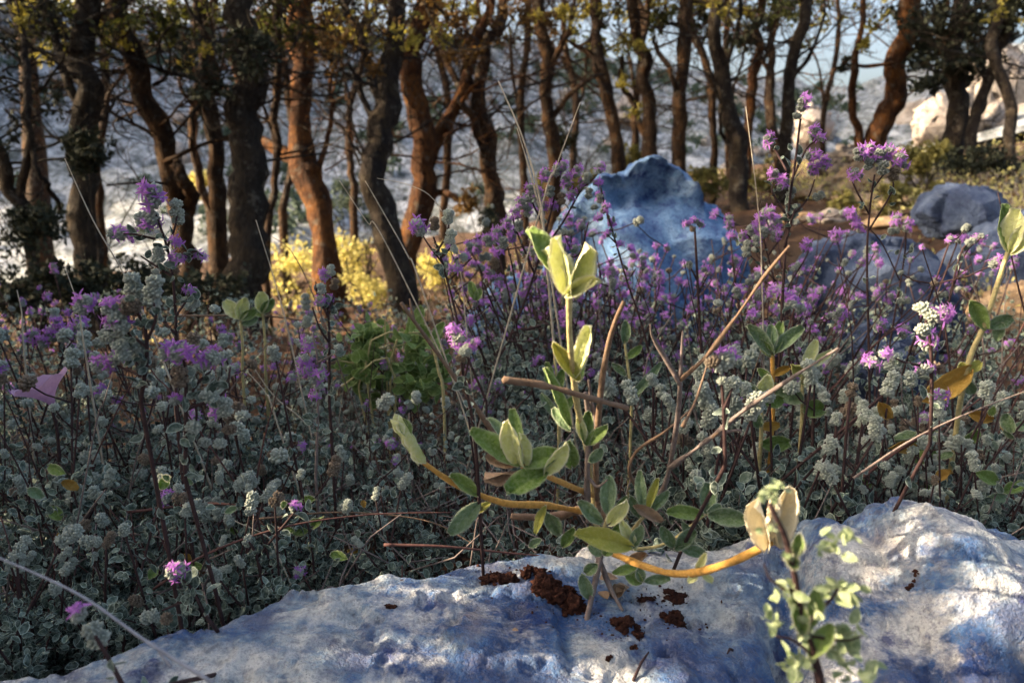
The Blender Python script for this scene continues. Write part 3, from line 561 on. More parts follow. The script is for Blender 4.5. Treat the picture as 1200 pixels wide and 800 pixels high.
shrub(2.7, 150, 340, 50, 1200, .024, 'low black undergrowth bush beneath the bending trunk', 'oak_leaf_dark')
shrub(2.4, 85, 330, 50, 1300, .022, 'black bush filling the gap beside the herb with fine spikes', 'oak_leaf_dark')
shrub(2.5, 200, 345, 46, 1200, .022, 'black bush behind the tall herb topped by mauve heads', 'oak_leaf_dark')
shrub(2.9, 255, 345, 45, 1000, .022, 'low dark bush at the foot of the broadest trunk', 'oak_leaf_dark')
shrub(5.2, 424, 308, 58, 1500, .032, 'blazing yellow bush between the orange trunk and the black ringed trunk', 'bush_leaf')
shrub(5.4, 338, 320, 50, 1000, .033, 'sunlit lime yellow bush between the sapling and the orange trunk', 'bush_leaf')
shrub(4.25, 424, 345, 36, 800, .024, 'low cream yellow bush added for a sunlit hot spot at the foot of the orange trunk', 'bush_leaf', (1, .9, .9))  # bright bush added to make the hot spot of sun
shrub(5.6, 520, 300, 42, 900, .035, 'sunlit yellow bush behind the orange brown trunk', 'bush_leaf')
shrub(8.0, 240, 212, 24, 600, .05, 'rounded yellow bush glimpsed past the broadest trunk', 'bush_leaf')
shrub(9.0, 404, 232, 30, 1400, .04, 'round deep green bush below the pale hillside', 'hill_leaf')
shrub(7.0, 640, 225, 24, 500, .05, 'amber bush under the thin curving trunk', 'olive_leaf')
shrub(7.2, 685, 215, 26, 600, .05, 'golden bush between the thin trunk and the boulder peak', 'olive_leaf')
shrub(6.4, 660, 165, 22, 900, .03, 'black ball shaped shrub on the thin curving trunk', 'oak_leaf_dark')
shrub(6.3, 825, 230, 34, 800, .045, 'olive brown bush behind the blue boulder', 'olive_leaf')
shrub(6.9, 745, 190, 22, 400, .045, 'small golden bush above the boulder peak', 'olive_leaf')
shrub(6.8, 905, 215, 32, 700, .045, 'olive bush between the reddish trunk and the leaning trunk', 'olive_leaf')
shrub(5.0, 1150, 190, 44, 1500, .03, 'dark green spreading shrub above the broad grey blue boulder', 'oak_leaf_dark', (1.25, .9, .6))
shrub(4.8, 1085, 195, 34, 900, .034, 'yellow green bush at the foot of the black evergreen', 'olive_leaf', (.9, .9, 1.1))
shrub(4.2, 1050, 235, 26, 500, .03, 'small yellow green bush over the orange stone', 'olive_leaf')
shrub(4.6, 985, 245, 22, 400, .03, 'sparse yellow bush in front of the flat tan stone', 'olive_leaf')
shrub(4.3, 570, 262, 24, 600, .026, 'dark scrubby bush at the foot of the forked brown trunk', 'oak_leaf_dark')
shrub(4.6, 545, 235, 22, 420, .026, 'brown dry bush against the limb crossing the gap', 'brown_leaf')
shrub(24, 684, 88, 34, 2200, .11, 'round green tree standing alone on the pale hillside', 'hill_leaf', (1, 1, 1), 'hillside_tree')
for k in range(230):
    y_ = rng.uniform(16, 62); px = rng.uniform(-60, 1020); x_ = (px - 600) / F * y_; s = rng.uniform(.3, .8) * (y_ / 30) ** .6
    c = np.array([x_, y_, land(x_, y_) + s * .4])
    mb = MB(); leaves_ball(mb, c, s, 140, s * .32, 0, flat=(1, 1, .7)); o = part('scrub_bush', mb, M['hill_leaf'])
    tag(o, 'low grey green scrub bush dotting the pale hillside', 'shrub', 'scrub bushes on the hillside')

# ------------------------------------------------------------------ herb flower heads
def head_meshes(seed, nw, dark=False, bloom=10, dry=False):
    """nw stacked woolly whorls along +Z, and the mauve florets on them; unit whorl diameter 1"""
    mb = MB(); co = MB(); BV, BF = ball_shape(6, 3, .125, .125, .25); e = np.clip((BV[:, 2] / .25 - .1), 0, 1)
    for w in range(nw):
        s = 1 - .12 * abs(w - (nw - 1) / 2) + rng.uniform(-.06, .06); z = w * .62
        N = 46; i = np.arange(N) + .5; ph = np.arccos(1 - 2 * i / N); th = math.pi * (1 + 5 ** .5) * i + w
        d = np.c_[np.cos(th) * np.sin(ph), np.sin(th) * np.sin(ph), np.cos(ph) * .8]; d += rng.normal(size=d.shape) * .07
        L = d * .36 * s * np.array([1, 1, .85]) + [rng.uniform(-.04, .04), rng.uniform(-.04, .04), z]
        zz = unit(d + np.array([0, 0, .35])) if False else (d + np.array([0, 0, .35])); zz /= np.linalg.norm(zz, axis=1)[:, None]
        x = np.cross(zz, rdir(N)); x /= np.linalg.norm(x, axis=1)[:, None]
        Mx = np.stack([x, np.cross(zz, x), zz], -1) * (s * rng.uniform(.75, 1.15, N))[:, None, None]
        mb.many(BV, BF, Mx, L, 0, e); BC, BCF = ball_shape(8, 5, .33 * s, .33 * s, .3 * s); mb.add(BC + [0, 0, z], BCF, 0, 0, .2)
        # florets
        k = max(2, int(bloom / nw)); a0 = rng.uniform(0, 6.28)
        for q in range(k):
            a = a0 + rng.uniform(0, 4.2); el = rng.uniform(-.1, .9); d = np.array([math.cos(a) * math.cos(el), math.sin(a) * math.cos(el), math.sin(el)])
            p0 = d * .4 * s + [0, 0, z]; p1 = p0 + d * .22
            tube(co, [p0, p1], [.04, .06], 5, 0, cap=False, edge=.2)
            u = unit(np.cross(d, [0, 0, 1])); v = np.cross(d, u); PV, PF, PE = PETAL
            for b in range(4):
                an = b * 1.57 + rng.uniform(-.3, .3); y = unit(u * math.cos(an) + v * math.sin(an) + d * rng.uniform(.1, .8))
                co.many(PV, PF, frames(y[None], d[None]) * rng.uniform(.34, .66), p1[None], 0, PE)
    nm = 'calyx_dry' if dry else 'calyx_dark' if dark else 'calyx'
    return mb.mesh('flower_head', M[nm]), co.mesh('corolla', M['petal'])
PETAL = leaf_shape(.3, .1, .3, 2, .5)
HEADS = {}
for nw in (1, 2, 3):
    for dk in (False, True):
        HEADS[nw, dk] = [head_meshes(k, nw, dk, 7 + 3 * nw) for k in range(3)]
for nw in (1, 2, 3): HEADS[nw, 'dry'] = [head_meshes(k, nw, False, 0, True) for k in range(2)]
def add_head(parent, loc, axis, size, nw, bloom, dark=False):
    """flower head (part) with its corolla (sub-part); axis is the direction of its tip"""
    if not bloom and random.random() < .14: dark = 'dry'
    hm, cm = random.choice(HEADS[nw, dark])
    o = bpy.data.objects.new('flower_head', hm); COL.objects.link(o); o.parent = parent
    q = Vector(axis).normalized().to_track_quat('Z', 'Y') @ Matrix.Rotation(random.uniform(0, 6.28), 3, 'Z').to_quaternion()
    o.rotation_mode = 'QUATERNION'; o.rotation_quaternion = q; o.location = loc; o.scale = (size * .8,) * 3
    if bloom:
        c = bpy.data.objects.new('corolla', cm); COL.objects.link(c); c.parent = o
    return o

def leafy(mb, pts, n, size, mat=0, spread=.0, shape=None, up=.5, t0=0, t1=1):
    """pairs of small leaves along a stem"""
    V, Fc, E = shape or LEAF_S; P = curve(pts, 24); t = rng.uniform(t0, t1, n) * 22.99; i = t.astype(int); u = (t - i)[:, None]
    L = P[i] * (1 - u) + P[i + 1] * u; L = L + rng.normal(size=L.shape) * spread
    d = rdir(n, .45); mb.many(V, Fc, frames(d, rdir(n, up)) * (size * rng.uniform(.55, 1.25, n))[:, None, None], L, mat, E)

# ---- repeated herb plants: variants built once, then copied object by object
def herb_variant(h, nstem, bloom, dark, hs, nleaf, dense=1.0, nhead=4, lean=0.3):
    st, fo = MB(), MB(); heads = []
    for s in range(nstem):
        a = rng.uniform(0, 6.28); r = rng.uniform(.02, .1) * lean * 3; hh = h * rng.uniform(.75, 1.05)
        p0 = np.array([rng.normal() * .012, rng.normal() * .012, -.03]); p2 = np.array([math.cos(a) * r, math.sin(a) * r, hh]); p1 = p0 * .6 + p2 * .4 + np.r_[rng.normal(size=2) * .015, 0]
        P = curve([p0, p1, p2], 10); tube(st, P, np.linspace(.0017, .0009, 10), 5)
        leafy(fo, P, int(nleaf * dense), .0095, 0, .006, None, .5, .05, .8)
        for b in range(5):                                   # leafy side sprays
            k = rng.integers(1, 6); q = P[k] + np.r_[rng.normal(size=2) * .035, rng.uniform(.01, .05)]
            tube(st, [P[k], (P[k] + q) / 2 + [0, 0, -.004], q], [.0009, .0007, .0005], 4); leafy(fo, [P[k], (P[k] + q) / 2, q], int(nleaf * .55 * dense), .009, 0, .004)
        heads.append((P[-1], unit(P[-1] - P[-2] + rng.normal(size=3) * .01), rng.choice([1, 2, 2, 3]), rng.random() < bloom))
        for b in range(nhead - 1):
            k = rng.integers(5, 10); q = P[k] + np.r_[rng.normal(size=2) * .022, rng.uniform(.008, .03)]
            tube(st, [P[k], (P[k] * .4 + q * .6) + [0, 0, -.003], q], [.0009, .0008, .0007], 4)
            heads.append((q, unit(q - P[k] + np.array([0, 0, .02])), rng.choice([1, 1, 2]), rng.random() < bloom))
    return st.mesh('stem', M['stem_dark']), fo.mesh('foliage', [M['herb_leaf']]), heads, dark, hs
def herb_copy(var, loc, rot, sc, label, group):
    st, fo, heads, dark, hs = var
    r = bpy.data.objects.new('flowering_herb', None); COL.objects.link(r); r.location = loc; r.rotation_euler = (random.uniform(-.18, .18), random.uniform(-.18, .18), rot); r.scale = (sc,) * 3; r.empty_display_size = .03
    tag(r, label, 'herb', group)
    for nm, me in (('stem', st), ('foliage', fo)):
        o = bpy.data.objects.new(nm, me); COL.objects.link(o); o.parent = r
    for (p, ax, nw, bl) in heads: add_head(r, p, ax, hs * random.uniform(.62, 1.25), nw, bl, dark)
    return r
V_pale = [herb_variant(.26, 2, .15, False, .0165, 46, 1, 3) for k in range(4)]
V_low = [herb_variant(.16, 3, .08, False, .013, 60, 1.2, 1) for k in range(4)]
V_mauve = [herb_variant(.27, 2, .7, True, .0105, 50, 1, 4) for k in range(5)]
V_far = [herb_variant(.24, 4, .62, True, .0105, 40, 1, 3, .5) for k in range(4)]
def inside(px): return True
def rooted(p, dx=0.0):
    """where a stem that passes p enters the soil behind the slab"""
    y_ = max(p[1] + .01, crest_y(p[0]) + .04); return np.array([p[0] + dx, y_, land(p[0], y_) - .01])
def crest_y(x): return float(np.interp(x, cp[:, 0], cp[:, 1]))
zones = [
    (16, (1000, 1240), (.69, .79), V_pale[:3] + V_low, (.8, 1.05), 'budded grey green herb in front of the tan stalked sage shoot', 'herbs before the tan stalked sage'),
    (10, (850, 985), (.7, .75), V_low, (1.15, 1.5), 'leafy grey green herb hiding the foot of the splayed sage rosette', 'leafy herbs before the splayed sage rosette'),  # name, count, px range, Y range, variants, scale, label, group
    (30, (-40, 330), (.72, 1.05), V_pale, (.8, 1.1), 'slender herb with round woolly grey green buds in the shaded thicket by the black bushes', 'pale budded herbs in the shaded thicket'),
    (22, (330, 560), (.8, 1.15), V_pale + V_mauve[:1], (.5, .75), 'slender herb with pale buds in front of the blazing yellow bush', 'herbs in front of the yellow bush'),
    (12, (-30, 330), (.95, 1.5), V_mauve[:3], (.8, 1.05), 'mauve flowering herb deep in the shaded thicket under the dark trunks', 'mauve herbs under the dark trunks'),
    (30, (330, 640), (1.1, 1.6), V_mauve, (.55, .8), 'mauve flowering herb on dark stems below the orange trunks', 'mauve herbs below the orange trunks'),
    (50, (590, 940), (1.15, 1.7), V_far, (1.05, 1.5), 'densely flowering mauve herb crowded against the blue boulder', 'mauve herbs against the blue boulder'),
    (20, (880, 1220), (1.05, 1.7), V_mauve + V_far[:1], (.95, 1.35), 'mauve flowering herb between the blue boulders and bare stems', 'mauve herbs between the blue boulders'),
    (26, (720, 1230), (.75, 1.05), V_low, (.8, 1.2), 'low leafy herb with few buds behind the limestone hump', 'leafy herbs behind the limestone hump'),
    (30, (-60, 480), (.52, .75), V_low, (.7, 1.0), 'low leafy herb with scattered pale buds along the slab edge', 'leafy herbs along the slab edge'),
]
for (n, xr, yr, vs, sc, lab, grp) in zones:
    for k in range(n):
        px = rng.uniform(*xr); Yd = rng.uniform(*yr); x_ = (px - 600) / F * Yd
        ymin = crest_y(x_) + .05
        if Yd < ymin: Yd = ymin + rng.uniform(0, .12)
        herb_copy(random.choice(vs), (x_, Yd, land(x_, Yd)), rng.uniform(0, 6.28), rng.uniform(*sc), lab, grp)

# ---- herbs that stand out, each built from its own stems and heads
def herb_own(Y, label, stems, heads, dark=False, leaves=40, stemw=.0016, stemm='stem_dark', group=None, leafm='herb_leaf', lsize=.01, name='flowering_herb', litpairs=()):
    """stems: pixel polylines base first; heads: (px, py, size px, tilt deg, whorls, bloom)"""
    b = at(stems[0][0][0], stems[0][0][1], Y); b = rooted(b); t = thing(name, tuple(b), label, 'herb', group); st, fo = MB(), MB()
    for i, s in enumerate(stems):
        P = curve([at(p[0], p[1], Y + rng.uniform(-.008, .008) * (1 if i else 0)) for p in s], 16); P = np.vstack([curve([b, b * .6 + P[0] * .4 + [0, 0, .02], P[0]], 6)[:-1], P]) if i == 0 and P[0][2] > b[2] + .005 else P; r = stemw if i == 0 else stemw * .7
        tube(st, P, np.linspace(r, r * .6, len(P)), 6); leafy(fo, P, int(leaves * (1 if i == 0 else .25)), lsize, 0, .003, None, .5, .0, .85 if i == 0 else .7)
    part('stem', st, M[stemm], t); part('foliage', fo, M[leafm], t)
    for (px, py, sp, tilt, nw, bl) in heads:
        m = ppm(px, py, Y); c = at(px, py, Y + rng.uniform(-.01, .01)); a = np.array([math.sin(R(tilt)), rng.uniform(-.35, .1), math.cos(R(tilt))])
        a = unit(a); add_head(t, tuple(c - a * sp * m * .31 * (nw - 1) - b), a, sp * m, nw, bl, dark)
    return t
herb_own(.66, 'tall herb topped by a woolly mauve head against the dark bent trunk', [[(206, 480), (207, 400), (203, 330), (196, 290), (182, 250)], [(203, 315), (225, 295), (238, 300)], [(196, 290), (204, 270), (208, 250)], [(203, 325), (180, 310), (165, 300)], [(182, 280), (160, 275), (145, 274)], [(206, 370), (220, 350), (222, 345)], [(205, 390), (190, 375), (184, 365)]],
         [(178, 228, 26, 0, 2, 1), (174, 256, 25, 70, 2, 1), (207, 246, 20, 5, 3, 0), (143, 274, 19, 85, 3, 1), (186, 298, 17, 10, 2, 0), (206, 284, 16, 20, 1, 1), (207, 302, 16, 20, 1, 1), (234, 300, 14, 30, 1, 1), (183, 320, 11, 0, 2, 0), (222, 341, 13, 10, 1, 1), (205, 317, 14, 0, 1, 0), (184, 362, 11, 0, 2, 0), (228, 352, 15, 0, 2, 0), (252, 362, 14, 20, 1, 0)], leaves=30)
herb_own(.5, 'near herb with two upright fat woolly heads and lilac tips below', [[(165, 470), (172, 420), (170, 385), (160, 365)], [(172, 400), (182, 375), (180, 352)], [(170, 405), (150, 390), (138, 378)], [(165, 440), (130, 425), (120, 420)], [(160, 370), (156, 350)]],
         [(156, 335, 25, 0, 3, 0), (180, 339, 25, 12, 3, 0), (154, 359, 22, 80, 2, 0), (134, 370, 26, -30, 3, 1), (135, 393, 24, 85, 3, 0), (142, 410, 24, 0, 2, 0), (165, 410, 26, 0, 2, 0), (126, 424, 22, 70, 3, 1), (98, 356, 22, 20, 2, 1)], leaves=26)
herb_own(.5, 'near herb carrying a chain of big round pale buds with lilac petals', [[(217, 560), (218, 480), (217, 430), (210, 400)], [(218, 470), (235, 445), (247, 435)], [(218, 480), (262, 460), (270, 430)], [(218, 520), (230, 490), (228, 470)]],
         [(208, 412, 25, 80, 3, 1), (246, 420, 24, 60, 2, 1), (210, 440, 24, 0, 2, 0), (225, 452, 22, 0, 1, 0), (246, 464, 24, 20, 1, 0), (263, 476, 22, 0, 2, 0), (284, 487, 18, 0, 1, 0), (226, 500, 22, 20, 1, 0), (270, 503, 19, 0, 1, 0), (205, 470, 16, 0, 1, 1), (258, 520, 17, 0, 1, 0), (240, 518, 17, 0, 1, 0)], leaves=24)
herb_own(.72, 'herb with three small whorled spires before the lime yellow bush', [[(386, 470), (386, 400), (384, 360), (380, 335)], [(384, 370), (372, 345), (370, 330)], [(385, 365), (392, 345)], [(385, 400), (375, 385), (366, 360)]],
         [(380, 322, 13, 0, 2, 1), (388, 316, 12, 0, 2, 0), (392, 332, 13, 10, 2, 0), (376, 338, 12, -10, 2, 0), (375, 352, 12, 20, 2, 1), (358, 352, 13, 0, 3, 0), (360, 376, 13, 20, 2, 0), (384, 352, 12, 30, 2, 1)], leaves=20)
herb_own(.7, 'herb with a column of fat buds over a single straight pale stem', [[(370, 560), (372, 500), (373, 460), (372, 420), (366, 390)], [(372, 425), (390, 415), (396, 408)]], [(362, 402, 17, 0, 2, 1), (358, 433, 17, 70, 2, 1), (372, 440, 18, 60, 2, 1), (373, 452, 15, 0, 1, 0), (371, 463, 14, 0, 1, 1), (398, 410, 14, 0, 2, 0), (356, 421, 15, 60, 2, 1)], leaves=14, stemm='twig_grey')
herb_own(.78, 'herb with four woolly buds and two vivid pink florets in front of the ringed trunk', [[(570, 470), (545, 410), (530, 350), (516, 300), (508, 278)], [(520, 310), (503, 288), (495, 275)], [(512, 295), (524, 275), (526, 262)], [(516, 302), (528, 290), (529, 280)], [(525, 330), (545, 310), (553, 302)]],
         [(490, 266, 19, -30, 2, 1), (509, 261, 15, 0, 2, 0), (525, 253, 16, 10, 2, 0), (528, 277, 17, 10, 2, 0), (532, 292, 13, 60, 1, 0), (543, 302, 14, 40, 1, 1), (533, 315, 15, 0, 1, 1)], leaves=16)
herb_own(.95, 'tall bushy herb crowded with mauve heads beside the dry grass blades', [[(560, 500), (580, 430), (595, 400), (620, 340), (640, 270), (650, 230)], [(595, 400), (570, 340), (560, 310)], [(610, 365), (600, 310), (595, 290)], [(632, 300), (660, 260), (680, 225), (700, 205)], [(640, 290), (676, 300), (690, 260)], [(600, 390), (640, 380), (655, 370)], [(595, 400), (640, 400)], [(626, 320), (605, 270), (600, 250)], [(640, 270), (625, 240), (620, 225)]],
         [(640, 206, 13, 0, 2, 1), (652, 200, 13, 10, 2, 1), (664, 212, 13, 0, 2, 1), (676, 200, 12, 20, 2, 1), (645, 224, 13, 0, 2, 0), (630, 228, 13, -10, 2, 1), (620, 236, 14, 0, 2, 0), (618, 247, 12, 0, 2, 1), (634, 244, 13, 0, 2, 1), (658, 232, 13, 0, 2, 0), (670, 228, 12, 20, 2, 1), (682, 216, 12, 10, 2, 1), (703, 197, 11, 0, 2, 1), (700, 215, 12, 10, 1, 1), (690, 226, 12, 0, 2, 0), (605, 250, 12, -10, 2, 1), (595, 262, 12, 0, 2, 1), (608, 264, 13, 0, 2, 0), (582, 274, 13, 0, 2, 1), (572, 282, 13, -20, 2, 1), (590, 284, 14, 0, 2, 0), (600, 278, 12, 10, 2, 1), (568, 301, 12, 80, 2, 0), (560, 290, 12, 0, 2, 1), (555, 310, 12, 0, 1, 1), (580, 308, 13, 0, 2, 0), (585, 330, 12, 0, 2, 1), (575, 322, 13, 0, 2, 1), (612, 238, 12, 0, 2, 1), (648, 240, 12, 0, 2, 1), (622, 222, 12, -10, 2, 1), (688, 208, 12, 20, 2, 0), (660, 195, 11, 0, 2, 1)], True, 30, .0022)
herb_own(.9, 'arching dark stem hung with pink violet heads across the boulder face', [[(770, 450), (752, 380), (735, 330), (722, 285), (710, 245), (704, 220)], [(722, 285), (712, 275)], [(735, 330), (745, 315)]],
         [(703, 232, 11, 0, 2, 1), (708, 244, 11, 20, 2, 1), (702, 256, 11, -20, 1, 1), (716, 262, 11, 20, 1, 1), (712, 275, 11, -40, 1, 1), (726, 286, 10, 20, 1, 1), (742, 300, 10, 20, 1, 1), (697, 243, 11, 0, 1, 0)], True, 12)
herb_own(.9, 'upright dark stem with a single round mauve head before the boulder', [[(825, 450), (820, 380), (817, 320), (814, 266)], [(818, 330), (810, 315)], [(818, 345), (828, 325)]], [(806, 262, 11, -30, 1, 1), (814, 259, 11, 0, 1, 1), (820, 263, 11, 30, 1, 1), (811, 268, 10, 60, 1, 0), (826, 316, 10, 0, 1, 1), (808, 310, 9, 0, 2, 0)], True, 10, .0022)
herb_own(.8, 'tallest herb, its whorls of mauve reaching above the leaning trunk base', [[(915, 400), (918, 330), (925, 240), (932, 190), (938, 140)], [(922, 200), (908, 175), (902, 165)], [(928, 210), (945, 175), (956, 165)], [(920, 260), (945, 235), (955, 210)], [(920, 250), (905, 225), (908, 210)], [(919, 290), (930, 250), (932, 245)]],
         [(940, 122, 15, 0, 2, 1), (934, 136, 13, 0, 1, 0), (901, 164, 14, -20, 2, 1), (955, 156, 14, 20, 2, 1), (962, 162, 12, 40, 1, 1), (953, 182, 14, 70, 2, 1), (968, 191, 13, 20, 2, 1), (952, 198, 14, 0, 2, 1), (908, 206, 14, -20, 2, 1), (918, 214, 14, 30, 2, 1), (928, 225, 13, 20, 2, 0), (960, 229, 13, 60, 2, 0), (930, 248, 15, 40, 3, 0), (945, 115, 12, 20, 1, 1)], True, 16, .0018)
herb_own(.85, 'herb with a broad lilac crown in front of the yellow green bush', [[(1020, 500), (1018, 400), (1016, 300), (1020, 240), (1025, 205)], [(1018, 250), (1000, 215), (1003, 200)], [(1018, 270), (1045, 225), (1045, 205)], [(1020, 225), (1035, 205)]],
         [(1006, 180, 15, -10, 2, 1), (1018, 176, 14, 0, 2, 1), (1030, 182, 15, 0, 2, 1), (1040, 180, 15, 10, 2, 1), (1052, 186, 15, 20, 2, 1), (1035, 196, 15, 0, 2, 0), (1048, 203, 16, 10, 2, 0), (1003, 204, 14, -40, 2, 1), (1018, 192, 13, 0, 2, 0), (1058, 193, 13, 40, 1, 1)], True, 12)
herb_own(1.0, 'herb with mauve sprays standing in front of the flat tan stone', [[(945, 450), (920, 380), (905, 320), (895, 280)], [(905, 320), (880, 280), (875, 275)], [(915, 350), (945, 300), (945, 290)], [(900, 300), (920, 270), (918, 255)], [(910, 330), (870, 290), (860, 280)]],
         [(880, 270, 13, -10, 2, 1), (892, 258, 13, 0, 2, 1), (902, 250, 13, 0, 2, 1), (910, 262, 13, 20, 2, 1), (895, 272, 13, 0, 2, 0), (870, 278, 12, -20, 2, 1), (858, 276, 11, 0, 1, 1), (945, 288, 13, 30, 2, 1), (875, 290, 13, 0, 3, 0), (908, 276, 12, 10, 2, 1), (886, 282, 12, 0, 2, 1)], True, 14)
herb_own(1.1, 'herb with violet tufts beside the orange stone', [[(1040, 420), (1050, 360), (1060, 300), (1062, 265)], [(1055, 330), (1030, 280), (1000, 255)], [(1060, 300), (1075, 285)]], [(998, 252, 13, -10, 2, 1), (1002, 262, 12, 0, 1, 1), (1050, 258, 12, 0, 2, 1), (1062, 264, 12, 20, 2, 1), (980, 275, 14, 0, 1, 1), (1048, 270, 12, 80, 2, 0), (1008, 270, 11, 30, 1, 1)], True, 12)
herb_own(.55, 'near herb with a vivid purple burst above blurred round buds', [[(1090, 520), (1092, 450), (1090, 400), (1085, 375)], [(1090, 410), (1078, 390)], [(1091, 430), (1062, 425), (1050, 420)]], [(1084, 362, 24, 0, 1, 0), (1094, 370, 26, 20, 1, 1), (1104, 366, 22, 50, 1, 1), (1082, 386, 20, 0, 1, 0), (1086, 404, 22, 30, 1, 1), (1084, 433, 18, 0, 1, 1), (1098, 431, 20, 30, 1, 0), (1022, 424, 20, 0, 1, 1), (1036, 415, 15, 0, 1, 1)], False, 14)
herb_own(.48, 'close pale head with one lilac tuft on a thin stem over the forked twig', [[(850, 545), (848, 480), (845, 440)], [(848, 480), (858, 455)]], [(845, 428, 27, 0, 1, 0), (852, 420, 24, 20, 1, 1), (836, 424, 22, -20, 1, 0), (846, 446, 15, 0, 1, 0)], False, 4)
herb_own(.52, 'close bright pink tipped head blurred between the two sage shoots', [[(560, 560), (555, 500), (545, 450), (540, 420)], [(545, 440), (550, 420)]], [(537, 400, 19, 0, 2, 1), (533, 388, 17, -10, 1, 1), (545, 412, 18, 0, 1, 0), (550, 405, 16, 40, 1, 1), (540, 420, 15, 0, 1, 0), (556, 400, 12, 30, 1, 1), (452, 470, 20, 40, 2, 0)], False, 10)
herb_own(.85, 'herb with paired lilac heads over grey buds behind the long forked twig', [[(930, 470), (925, 420), (920, 380), (915, 355)], [(922, 395), (905, 375)], [(924, 400), (940, 370)]], [(910, 342, 17, 0, 1, 1), (920, 345, 17, 10, 1, 1), (928, 356, 17, 30, 1, 1), (918, 360, 15, 0, 1, 0), (938, 360, 15, 20, 1, 0), (842, 355, 13, 0, 1, 0), (884, 370, 15, 0, 1, 1)], False, 10)
herb_own(.95, 'slender spike of tiny whorls leaning past the tan boulder', [[(1085, 460), (1105, 380), (1125, 300), (1135, 285)], [(1110, 360), (1130, 300), (1150, 278)]], [(1146, 279, 11, 70, 3, 1), (1138, 283, 11, 70, 2, 0), (1104, 345, 10, 80, 3, 0), (1060, 352, 10, 80, 3, 0), (1095, 332, 11, 0, 1, 0)], True, 12)
herb_own(.62, 'low herb with one violet star and a grey bud over the slab edge', [[(225, 640), (215, 610), (205, 590)], [(215, 610), (225, 590)]], [(196, 583, 16, -70, 1, 1), (212, 583, 17, 80, 2, 0), (226, 590, 13, 0, 1, 0)], False, 22)
herb_own(.6, 'low herb with a lone double bud above the slab edge', [[(310, 690), (300, 650), (292, 635)], [(300, 655), (345, 600), (348, 596)]], [(291, 633, 14, 30, 2, 0), (345, 596, 16, 70, 1, 1), (246, 687, 9, 0, 2, 0), (350, 670, 12, 80, 2, 1), (108, 634, 17, 90, 3, 0)], False, 30)
herb_own(.5, 'low sprawling herb with a plump oblong bud on dark soil', [[(240, 720), (225, 690), (210, 675)], [(225, 700), (190, 715)]], [(206, 668, 20, 55, 2, 1), (176, 722, 19, 80, 2, 0), (195, 724, 18, 80, 1, 0)], False, 26)
herb_own(.36, 'blurred near bud with a magenta floret hanging by the pale stalk', [[(150, 815), (132, 780), (112, 745)]], [(112, 742, 30, -20, 2, 0), (93, 720, 24, -60, 1, 1)], False, 8)
herb_own(.95, 'herb with fine whorled spikes near the lilac trumpet flower', [[(40, 520), (60, 460), (75, 410), (70, 395)], [(60, 450), (45, 410), (40, 395)], [(70, 420), (95, 385)], [(50, 480), (20, 420), (8, 395)]], [(70, 386, 14, 0, 2, 1), (60, 392, 14, -10, 2, 1), (76, 395, 14, 20, 2, 1), (94, 378, 15, 10, 2, 1), (40, 395, 14, 0, 2, 1), (5, 392, 13, 0, 2, 1), (50, 400, 13, 0, 2, 1), (85, 388, 13, 0, 2, 1), (66, 375, 12, 0, 1, 1)], True, 20)

# ------------------------------------------------------------------ undergrowth: the leafy mat nobody could count
def mat_points(n, pxr, Yr, front=.02):
    px = rng.uniform(*pxr, n); Y = Yr[0] + (Yr[1] - Yr[0]) * rng.random(n) ** .9; x = (px - 600) / F * Y
    yc = np.interp(x, cp[:, 0], cp[:, 1]) + front; k = Y > yc
    return x[k], Y[k]
mb = MB(); V, Fc, E = LEAF_S
for (n, pxr, Yr, hmax, sz) in [(6500, (-120, 640), (.48, 1.1), .135, .0098), (6000, (560, 1300), (.6, 1.1), .14, .0105), (8000, (-150, 1350), (1.0, 2.3), .17, .012), (3000, (1300, 1900), (.6, 2.0), .15, .0115), (2000, (-600, -120), (.6, 2.0), .15, .0115)]:
    x, y = mat_points(n // 10, pxr, Yr)                     # sprig centres, ten leaves each
    cz = g_height(x, y) + hmax * rng.random(len(x)) ** .8 * (.55 + .45 * sstep(.0, .2, y - np.interp(x, cp[:, 0], cp[:, 1])))
    c = np.repeat(np.c_[x, y, cz], 10, 0) + rng.normal(size=(len(x) * 10, 3)) * np.array([.011, .011, .012])
    ax = rdir(len(c), .5); mb.many(V, Fc, frames(ax, rdir(len(c), .7)) * (sz * rng.uniform(.5, 1.25, len(c)))[:, None, None], c, 0 if True else 1, E)
    for q in range(len(x) // 2):
        p = np.array([x[q], y[q], cz[q]]); b = p + np.r_[rng.normal(size=2) * .03, 0]; b[2] = land(b[0], b[1]) - .01
        tube(mb, [b, (p + b) / 2 + rng.normal(size=3) * .008, p], [.0012, .001, .0006], 4, 1)
for q in range(1100):                                        # dry twiglets woven through it
    px = rng.uniform(-50, 1250); Y_ = rng.uniform(.6, 1.1); x_ = (px - 600) / F * Y_; Y_ = max(Y_, crest_y(x_) + .02)
    p = np.array([x_, Y_, land(x_, Y_) + rng.uniform(.0, .1)]); d = rdir(1, .1)[0] * rng.uniform(.04, .12)
    tube(mb, [p, p + d * .5 + rng.normal(size=3) * .008, p + d], [.0009, .0008, .0005], 4, 2)
o = bpy.data.objects.new('undergrowth', mb.mesh('undergrowth', [M['herb_leaf'], M['stem_red'], M['twig_grey']])); COL.objects.link(o); o['kind'] = 'stuff'
mb = MB(); n = 5000; px = rng.uniform(-200, 1400, n); Y_ = .6 + 8.5 * rng.random(n) ** 1.3; x = (px - 600) / F * Y_
k = Y_ > np.interp(x, cp[:, 0], cp[:, 1]) + .02; x, Y_ = x[k], Y_[k]; z = g_height(x, Y_) + rng.uniform(.002, .012, len(x))
